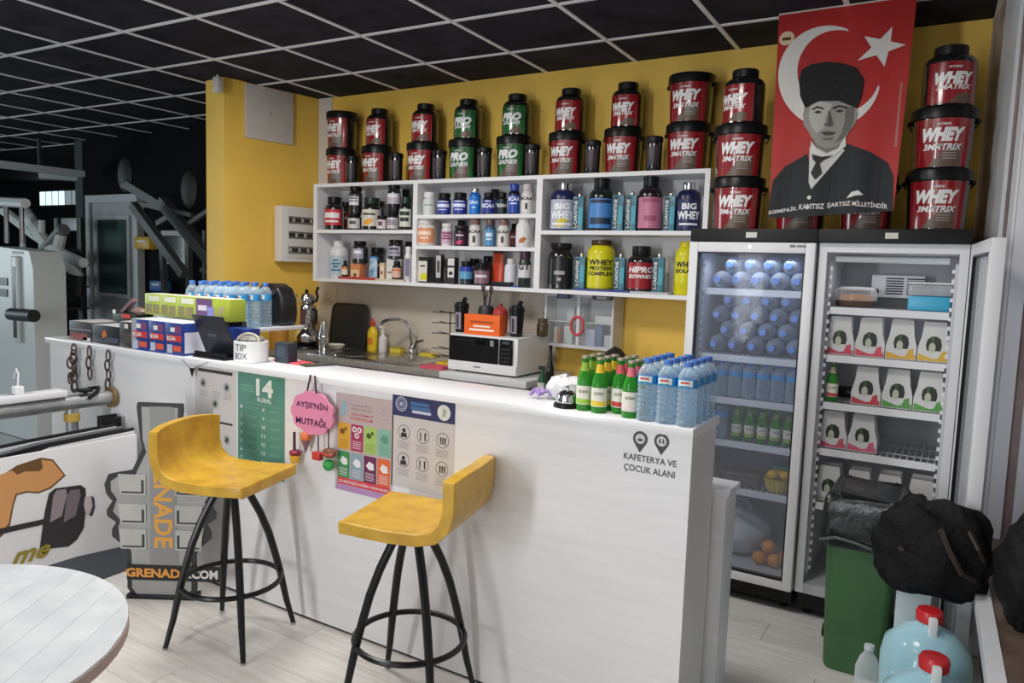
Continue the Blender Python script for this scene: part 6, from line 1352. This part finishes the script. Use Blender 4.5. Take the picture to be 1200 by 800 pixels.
bp_('arm_outline', [(-6, 562), (20, 545), (48, 536), (62, 538), (77, 557), (60, 572), (45, 578), (32, 577), (20, 580), (16, 592), (12, 615), (4, 626), (-10, 640), (-12, 570)], ink('6a4a2a'), 1)
bp_('arm', [(-6, 566), (0, 556), (14, 551), (20, 556), (30, 552), (46, 552), (50, 548), (48, 538.5), (61, 540), (74.5, 556.5), (59, 570), (45, 576), (31, 575), (18, 578.5), (14, 592), (10, 613), (2, 623), (-10, 636)], ink('c9925c'), 2)
bp_('dark_ground', [(38, 668), (90, 652), (152, 638), (156, 662), (120, 678), (40, 700)], ink('4a5058'), 1)
bp_('dumbbell_bar', [(-5, 620), (55, 607), (56, 613), (-5, 627)], ink('2a2628'), 3)
bp_('dumbbell_plate', [(46, 644), (52, 600), (57, 578), (64, 572), (94, 568), (100, 572), (101, 590), (98, 618), (90, 632), (80, 640)], ink('2c282c'), 4)
for k, (u0, c) in enumerate(((66, '8a8086'), (82, '6e646a'))): bp_('plate_shine', [(u0-8, 612), (u0-4, 580), (u0, 574), (u0+11, 572.5), (u0+12, 580), (u0+6, 604)], ink(c), 5)
bp_('plate_hub', [(99, 582), (106, 581), (108, 590), (106, 600), (100, 603), (98, 592)], ink('b8a8ac'), 5); bp_('hub_rim', [(106, 580), (110, 583), (111, 594), (108, 604), (104, 604), (108, 592)], ink('3a343a'), 6)
a = bq(-8, 664); b = bq(54, 640); 
g = text('me', .17, .06, .03, .5); g.map(lambda p: (.003, p.x+bq(36, 650)[0], p.z+bq(36, 650)[1]+.0*p.x)).build('lettering', ink('8a7a28'), bnr, None)
# black and white mats stacked along the rail above the banner
for i, (dx, z, c, nm) in enumerate(((.0, .70, 'dcdcde', 'white'), (-.09, .695, '17191b', 'black'), (-.16, .70, 'd2d4d6', 'pale grey'))):
    t = thing('folded_board', 'long %s folding board standing on edge behind the banner' % nm, 'board', (XB-.05+dx, 1.55, 0))
    pts = [(-.75, .52+.03*i), (-.25, .56+.03*i), (.02, .64+.02*i), (.25, z-.01), (.66, z-.0)]
    g = G(); n = len(pts)
    vs = [(sx, y, z_) for sx in (-.016, .016) for y, z_ in pts]+[(sx, y, .0) for sx in (-.016, .016) for y, _ in pts]
    fs = []
    for k in range(n-1): fs += [(k, k+1, n+k+1, n+k), (k+2*n, n+k+2*n, n+k+1+2*n, k+1+2*n), (k, k+2*n, k+1+2*n, k+1), (n+k, n+k+1, n+k+1+2*n, n+k+2*n)]
    fs += [(0, n, 3*n, 2*n), (n-1, 3*n-1, 4*n-1, 2*n-1)]
    G().add(vs, fs).build('board', ink(c), t, None); G().tube([(0, y, z_+.006) for y, z_ in pts], .010, 8).build('edge_strip', BLACKP if c != '17191b' else ink('5a5c60'), t)
br2 = thing('black_bracket', 'black flat bracket plate standing near the bar below the pipe flange', 'bracket', (-3.78, 2.215, 0)); G().box(-.012, .012, -.05, .045, .0, .75, .003).build('plate', BLACKP, br2); G().box(.013, .05, -.05, .045, .66, .74, .003).build('flap', BLACKP, br2)
# grenade shaped standee
p = atZ(190, 700, 0); AN = .5418
sd = thing('cardboard_standee', 'grey grenade shaped cardboard standee lettered GRENADE.COM', 'standee', (p.x+.005, p.y+.0, 0), AN)
dp = depth((p.x, p.y, .4)); K = dp/F; CXp = 187; BYp = 702
def gp(u, v): return ((u-CXp)*K, (BYp-v)*K)
half = [(161, 468), (160, 474), (164, 512), (166, 522), (154, 548), (138, 551), (126, 554), (121, 566), (123, 577), (130, 586), (123, 597), (124, 604), (134, 611), (129, 620), (129, 628), (143, 640), (147, 648), (146, 690), (154, 702)]
def mirror(h): return [gp(u, v) for u, v in h]+[gp(2*CXp-u, v) for u, v in reversed(h)]
G().slab(mirror(half)[::-1], -.006, .006).build('outline_board', mat('standee_black', (.012, .012, .013), .5), sd)
inner = [(166, 473), (167, 512), (171, 526), (158, 553), (136, 557), (129, 562), (129, 573), (136, 583), (133, 592), (131, 598), (140, 608), (137, 616), (138, 624), (150, 638), (152, 648), (152, 690), (158, 698)]
G().slab(mirror(inner)[::-1], -.0085, -.0062).build('grey_print', mat('standee_grey', (.34, .34, .33), .5, var=.18, scale=6), sd)
def sl_(n, pts, m, y0, y1): return G().slab([gp(u, v) for u, v in pts][::-1], y0, y1).build(n, m, sd, None)
M_COLG = mat('column_grey', (.24, .24, .24), .5); M_BLK = mat('block_grey', (.44, .44, .42), .5, var=.12, scale=9)
sl_('centre_column', [(176, 472), (203, 472), (207, 660), (174, 660)], M_COLG, -.0105, -.0087)
for v in (553, 588, 618):
    for s_ in (1, -1):
        f_ = lambda u: u if s_ == 1 else 2*CXp-u
        pts = [(f_(138), v), (f_(170), v), (f_(170), v+24), (f_(140), v+24)]
        if s_ == -1: pts = pts[::-1]
        sl_('segment_block', pts, M_BLK, -.013, -.0087)
        pts = [(f_(165), v+6), (f_(168), v+6), (f_(168), v+22), (f_(142), v+22), (f_(142), v+20), (f_(165), v+20)]
        if s_ == -1: pts = pts[::-1]
        sl_('block_shade_line', pts, ink('2a2a2a'), -.0137, -.0131)
x0, z0 = gp(190, 575); g = text('GRENADE', 130*K, 22*K, .03); g.map(lambda p_: (x0+p_.z, -.0115, z0-p_.x)).build('lettering', ink('d89a3a'), sd, None)
sl_('name_strip', [(147, 661), (262, 661), (262, 679), (147, 679)], BLACKP, -.016, -.0087)
x0, z0 = gp(182, 670); put(text('GRENADE', 72*K, 11*K, .04), x0, z0).map(lambda p_: (p_.x, -.0168, p_.z)).build('lettering', ink('d8913a'), sd, None)
x0, z0 = gp(237, 670); put(text('.COM', 34*K, 11*K, .04), x0, z0).map(lambda p_: (p_.x, -.0168, p_.z)).build('lettering', ink('d8d4d0'), sd, None)
G().box(-.16, .16, -.02, .05, 0, .02, .003).build('foot', BLACKP, sd)
# ================================================================ GYM BEHIND
M_MW = mat('machine_white', (.66, .70, .70), .4); M_MG = mat('machine_grey', (.055, .063, .066), .5); M_PAD = mat('pad_black', (.016, .018, .02), .5)
def V3(u, v, Y): return tuple(atY(u, v, Y))
def onto(o, pts): return [tuple(Vector(p)-Vector(o.location)) for p in pts]
# white cable machine
YG = 3.35; c = atY(28, 400, YG)
wm = thing('cable_machine', 'white shrouded weight machine with black slotted guide', 'gym machine', (c.x, YG, 0))
L = lambda u, v, Y=YG-.12: Vector(V3(u, v, Y))-Vector((c.x, YG, 0))
a = L(-12, 290); b = L(38, 292)
G().slab([(a.x, 0), (b.x, 0), (b.x, L(38, 315).z), (b.x-.06, L(34, 294).z), (a.x, L(0, 288).z)], -.12, .14).build('shroud', M_MW, wm)
for u, m_ in ((8, 0), (26, 1)): G().tube([tuple(L(u, 285, YG)), tuple(L(u-1, 232, YG))], .02, 8).build('guide_rod', STEEL, wm)
G().tube([tuple(L(-5, 236)), tuple(L(30, 238))], .04, 8).build('top_bar', M_MW, wm)
q0 = L(20, 305); G().box(q0.x-.055, q0.x+.055, -.15, -.1205, L(20, 400).z, L(20, 300).z, .02).build('slot_plate', M_MW, wm); G().box(q0.x-.025, q0.x+.025, -.153, -.1505, L(20, 395).z, L(20, 312).z).build('slot', BLACKP, wm, None)
G().tube([tuple(L(13, 368, YG-.25)), tuple(L(40, 370, YG-.25))], .05, 12).build('roller_pad', M_PAD, wm)
for v0 in (325, 338): G().box(L(-5, v0).x, L(9, v0).x, -.128, -.1205, L(0, v0+9).z, L(0, v0).z).build('placard', ink('3a4240'), wm, None)
G().flat(L(14, 296).x, L(28, 296).x, L(22, 296).z-.012, L(22, 296).z+.012, 0).map(lambda p: (p.x, -.1212, p.z)).build('maker_plate', ink('6a7270'), wm, None)
# pale lever arms machine
YG2 = 3.75; c2 = atY(70, 400, YG2); lm_ = thing('lever_machine', 'white press machine with crossed lever arms', 'gym machine', (c2.x, YG2, 0))
L2 = lambda u, v, Y=YG2: tuple(Vector(V3(u, v, Y))-Vector((c2.x, YG2, 0)))
for n_, pts, r in (('lever_arm', [(5, 247), (40, 275), (75, 298), (98, 308)], .045), ('lever_arm', [(30, 248), (52, 282), (66, 300)], .05), ('post', [(72, 272), (60, 330), (42, 395)], .05), ('cross_arm', [(64, 294), (88, 318), (94, 330)], .05), ('upright', [(49, 258), (50, 400)], .03), ('upright', [(26, 256), (27, 300)], .025)):
    G().tube([L2(*q) for q in pts], r, 8).build(n_, M_MW, lm_)
G().tube([L2(75, 268), L2(55, 290), L2(40, 315), L2(33, 345)], .055, 10).build('padded_arm', mat('pad_grey', (.14, .16, .155), .6), lm_)
G().tube([L2(32, 350), L2(36, 356), L2(60, 355)], .025, 8).build('handle', BLACKP, lm_); G().tube([L2(33, 320), L2(31, 350)], .06, 10).build('weight_horn', mat('pad_grey', (.14, .16, .155), .6), lm_)
G().sphere(L2(33, 257), .10, 10, 8, 1, .6, .8).build('pivot', M_MW, lm_)
zf = -.0; G().box(L2(38, 395)[0]-.1, L2(90, 395)[0], -.2, .2, 0, .06, .01).build('base_frame', M_MW, lm_)
G().tube([L2(92, 322), L2(90, 345)], .07, 10).build('weight_plate', M_PAD, lm_)
# dark beam machine in front of the black wall
YG3 = 4.15; c3 = atY(200, 400, YG3); dm = thing('incline_press_machine', 'dark grey plate machine with crossing slanted beams and round pads', 'gym machine', (c3.x, YG3, 0))
L3 = lambda u, v, Y=YG3: tuple(Vector(V3(u, v, Y))-Vector((c3.x, YG3, 0)))
def beam(n_, a, b, w=.09, Y=YG3, m=M_MG): G().bar(L3(*a, Y), L3(*b, Y), w*.75, w*.75).build(n_, m, dm, None)
beam('beam', (146, 214), (205, 250), .10); beam('beam', (190, 236), (250, 308), .12); beam('beam', (156, 240), (216, 322), .09, YG3-.2); beam('beam', (222, 262), (255, 240), .05)
beam('post', (221, 268), (222, 352), .06); beam('post', (240, 270), (240, 352), .04); beam('post', (252, 240), (253, 352), .04); beam('brace', (185, 262), (205, 250), .06); beam('cross_bar', (160, 238), (225, 252), .05); beam('post', (190, 285), (194, 352), .06)
for u, v in ((147, 205), (222, 222)): G().sphere(L3(u, v), .12, 12, 8, .85, .4, 1.35).build('head_pad', mat('pad_dim', (.022, .026, .027), .6), dm)
beam('handle', (236, 316), (256, 322), .05)
for (u0, v0, u1, v1, c_, nm, lab) in ((166, 277, 185, 293, 'c8a028', 'yellow_bag', 'yellow bag hanging in the gym beside the grey door'), (184, 328, 200, 342, '2c64a8', 'blue_box', 'blue box on a ledge among the gym machines'), (242, 284, 256, 305, 'b8bcb8', 'wall_notice', 'white notice sheet on the gym wall near the yellow wall'), (190, 270, 222, 310, '5a6868', 'wall_mirror', 'framed mirror on the black gym wall behind the beams'), (258, 300, 264, 306, 'a8aaa8', 'wall_plate', 'small pale plate on the gym wall')):
    a = atY(u0, v0, 4.70); b = atY(u1, v1, 4.70); t = thing(nm, lab, nm.split('_')[1], ((a.x+b.x)/2, 4.705, b.z)); w = (b.x-a.x)/2; h_ = a.z-b.z
    if nm == 'wall_mirror':
        G().box(-w, w, -.02, .013, 0, h_, .004).build('frame', M_MW, t); G().box(-w+.05, w-.05, -.023, -.0205, .05, h_-.05).build('pane', mat('dim_mirror', (.03, .035, .035), .1), t, None)
    else:
        dd_ = .10 if nm in ('yellow_bag', 'blue_box') else .004
        g = G().box(-w, w, -dd_, .013, 0, h_, min(.03, dd_*.4)); g.build('body', ink(c_), t); G().box(-w*.5, w*.5, -dd_-.002, -dd_-.0004, h_*.55, h_*.7).build('mark', ink('d8d8d0'), t, None)
# pale strip lights far left and a rack of dumbbells
for (q0_, q1_) in (((-20, 190), (95, 204)), ((47, 206), (93, 209))):
    a = atZ(*q0_, 2.42); b = atZ(*q1_, 2.42); t = thing('light_strip', 'unlit pale strip light near the far gym window' if q0_[0] > 0 else 'long pale ceiling duct strip in the gym', 'strip', (a.x, a.y, 2.42)); G().bar((0, 0, 0), tuple(b-a), .16, .06).build('housing', mat('strip_pale', (.55, .60, .60), .5), t, None); G().bar((0, 0, .03), (0, 0, CEIL-2.42), .03, .03).build('hanger', M_MG, t, None)
YG4 = 4.3; c4 = atY(75, 400, YG4); dr_ = thing('dumbbell_rack', 'dim rack of weights behind the white machines', 'rack', (c4.x, YG4, 0))
L4 = lambda u, v: tuple(Vector(V3(u, v, YG4))-Vector((c4.x, YG4, 0)))
G().box(L4(55, 0)[0], L4(84, 0)[0], -.15, .15, 0, .5, .01).build('base', M_PAD, dr_)
a = L4(57, 255); b = L4(84, 270); G().box(a[0], b[0], .05, .10, b[2], a[2], .01).build('panel', mat('rack_panel', (.32, .36, .36), .4), dr_)
for u in (57, 84): G().bar((L4(u, 0)[0], .05, 0), (L4(u, 0)[0], .05, a[2]), .05, .05).build('upright', M_PAD, dr_, None)
for k in range(5):
    for v in (300, 325, 350): q = L4(60+k*5.5, v); G().tube([(q[0], -.12, q[2]), (q[0], .12, q[2])], .08, 10).build('weight', mat('weight_dim_%d' % (k % 2), ((.035, .04, .04), (.10, .12, .12))[k % 2], .5), dr_)
for v in (308, 333, 358): G().box(L4(57, 0)[0], L4(84, 0)[0], -.12, .12, L4(70, v)[2]-.02, L4(70, v)[2]).build('tier', M_MG, dr_, None)
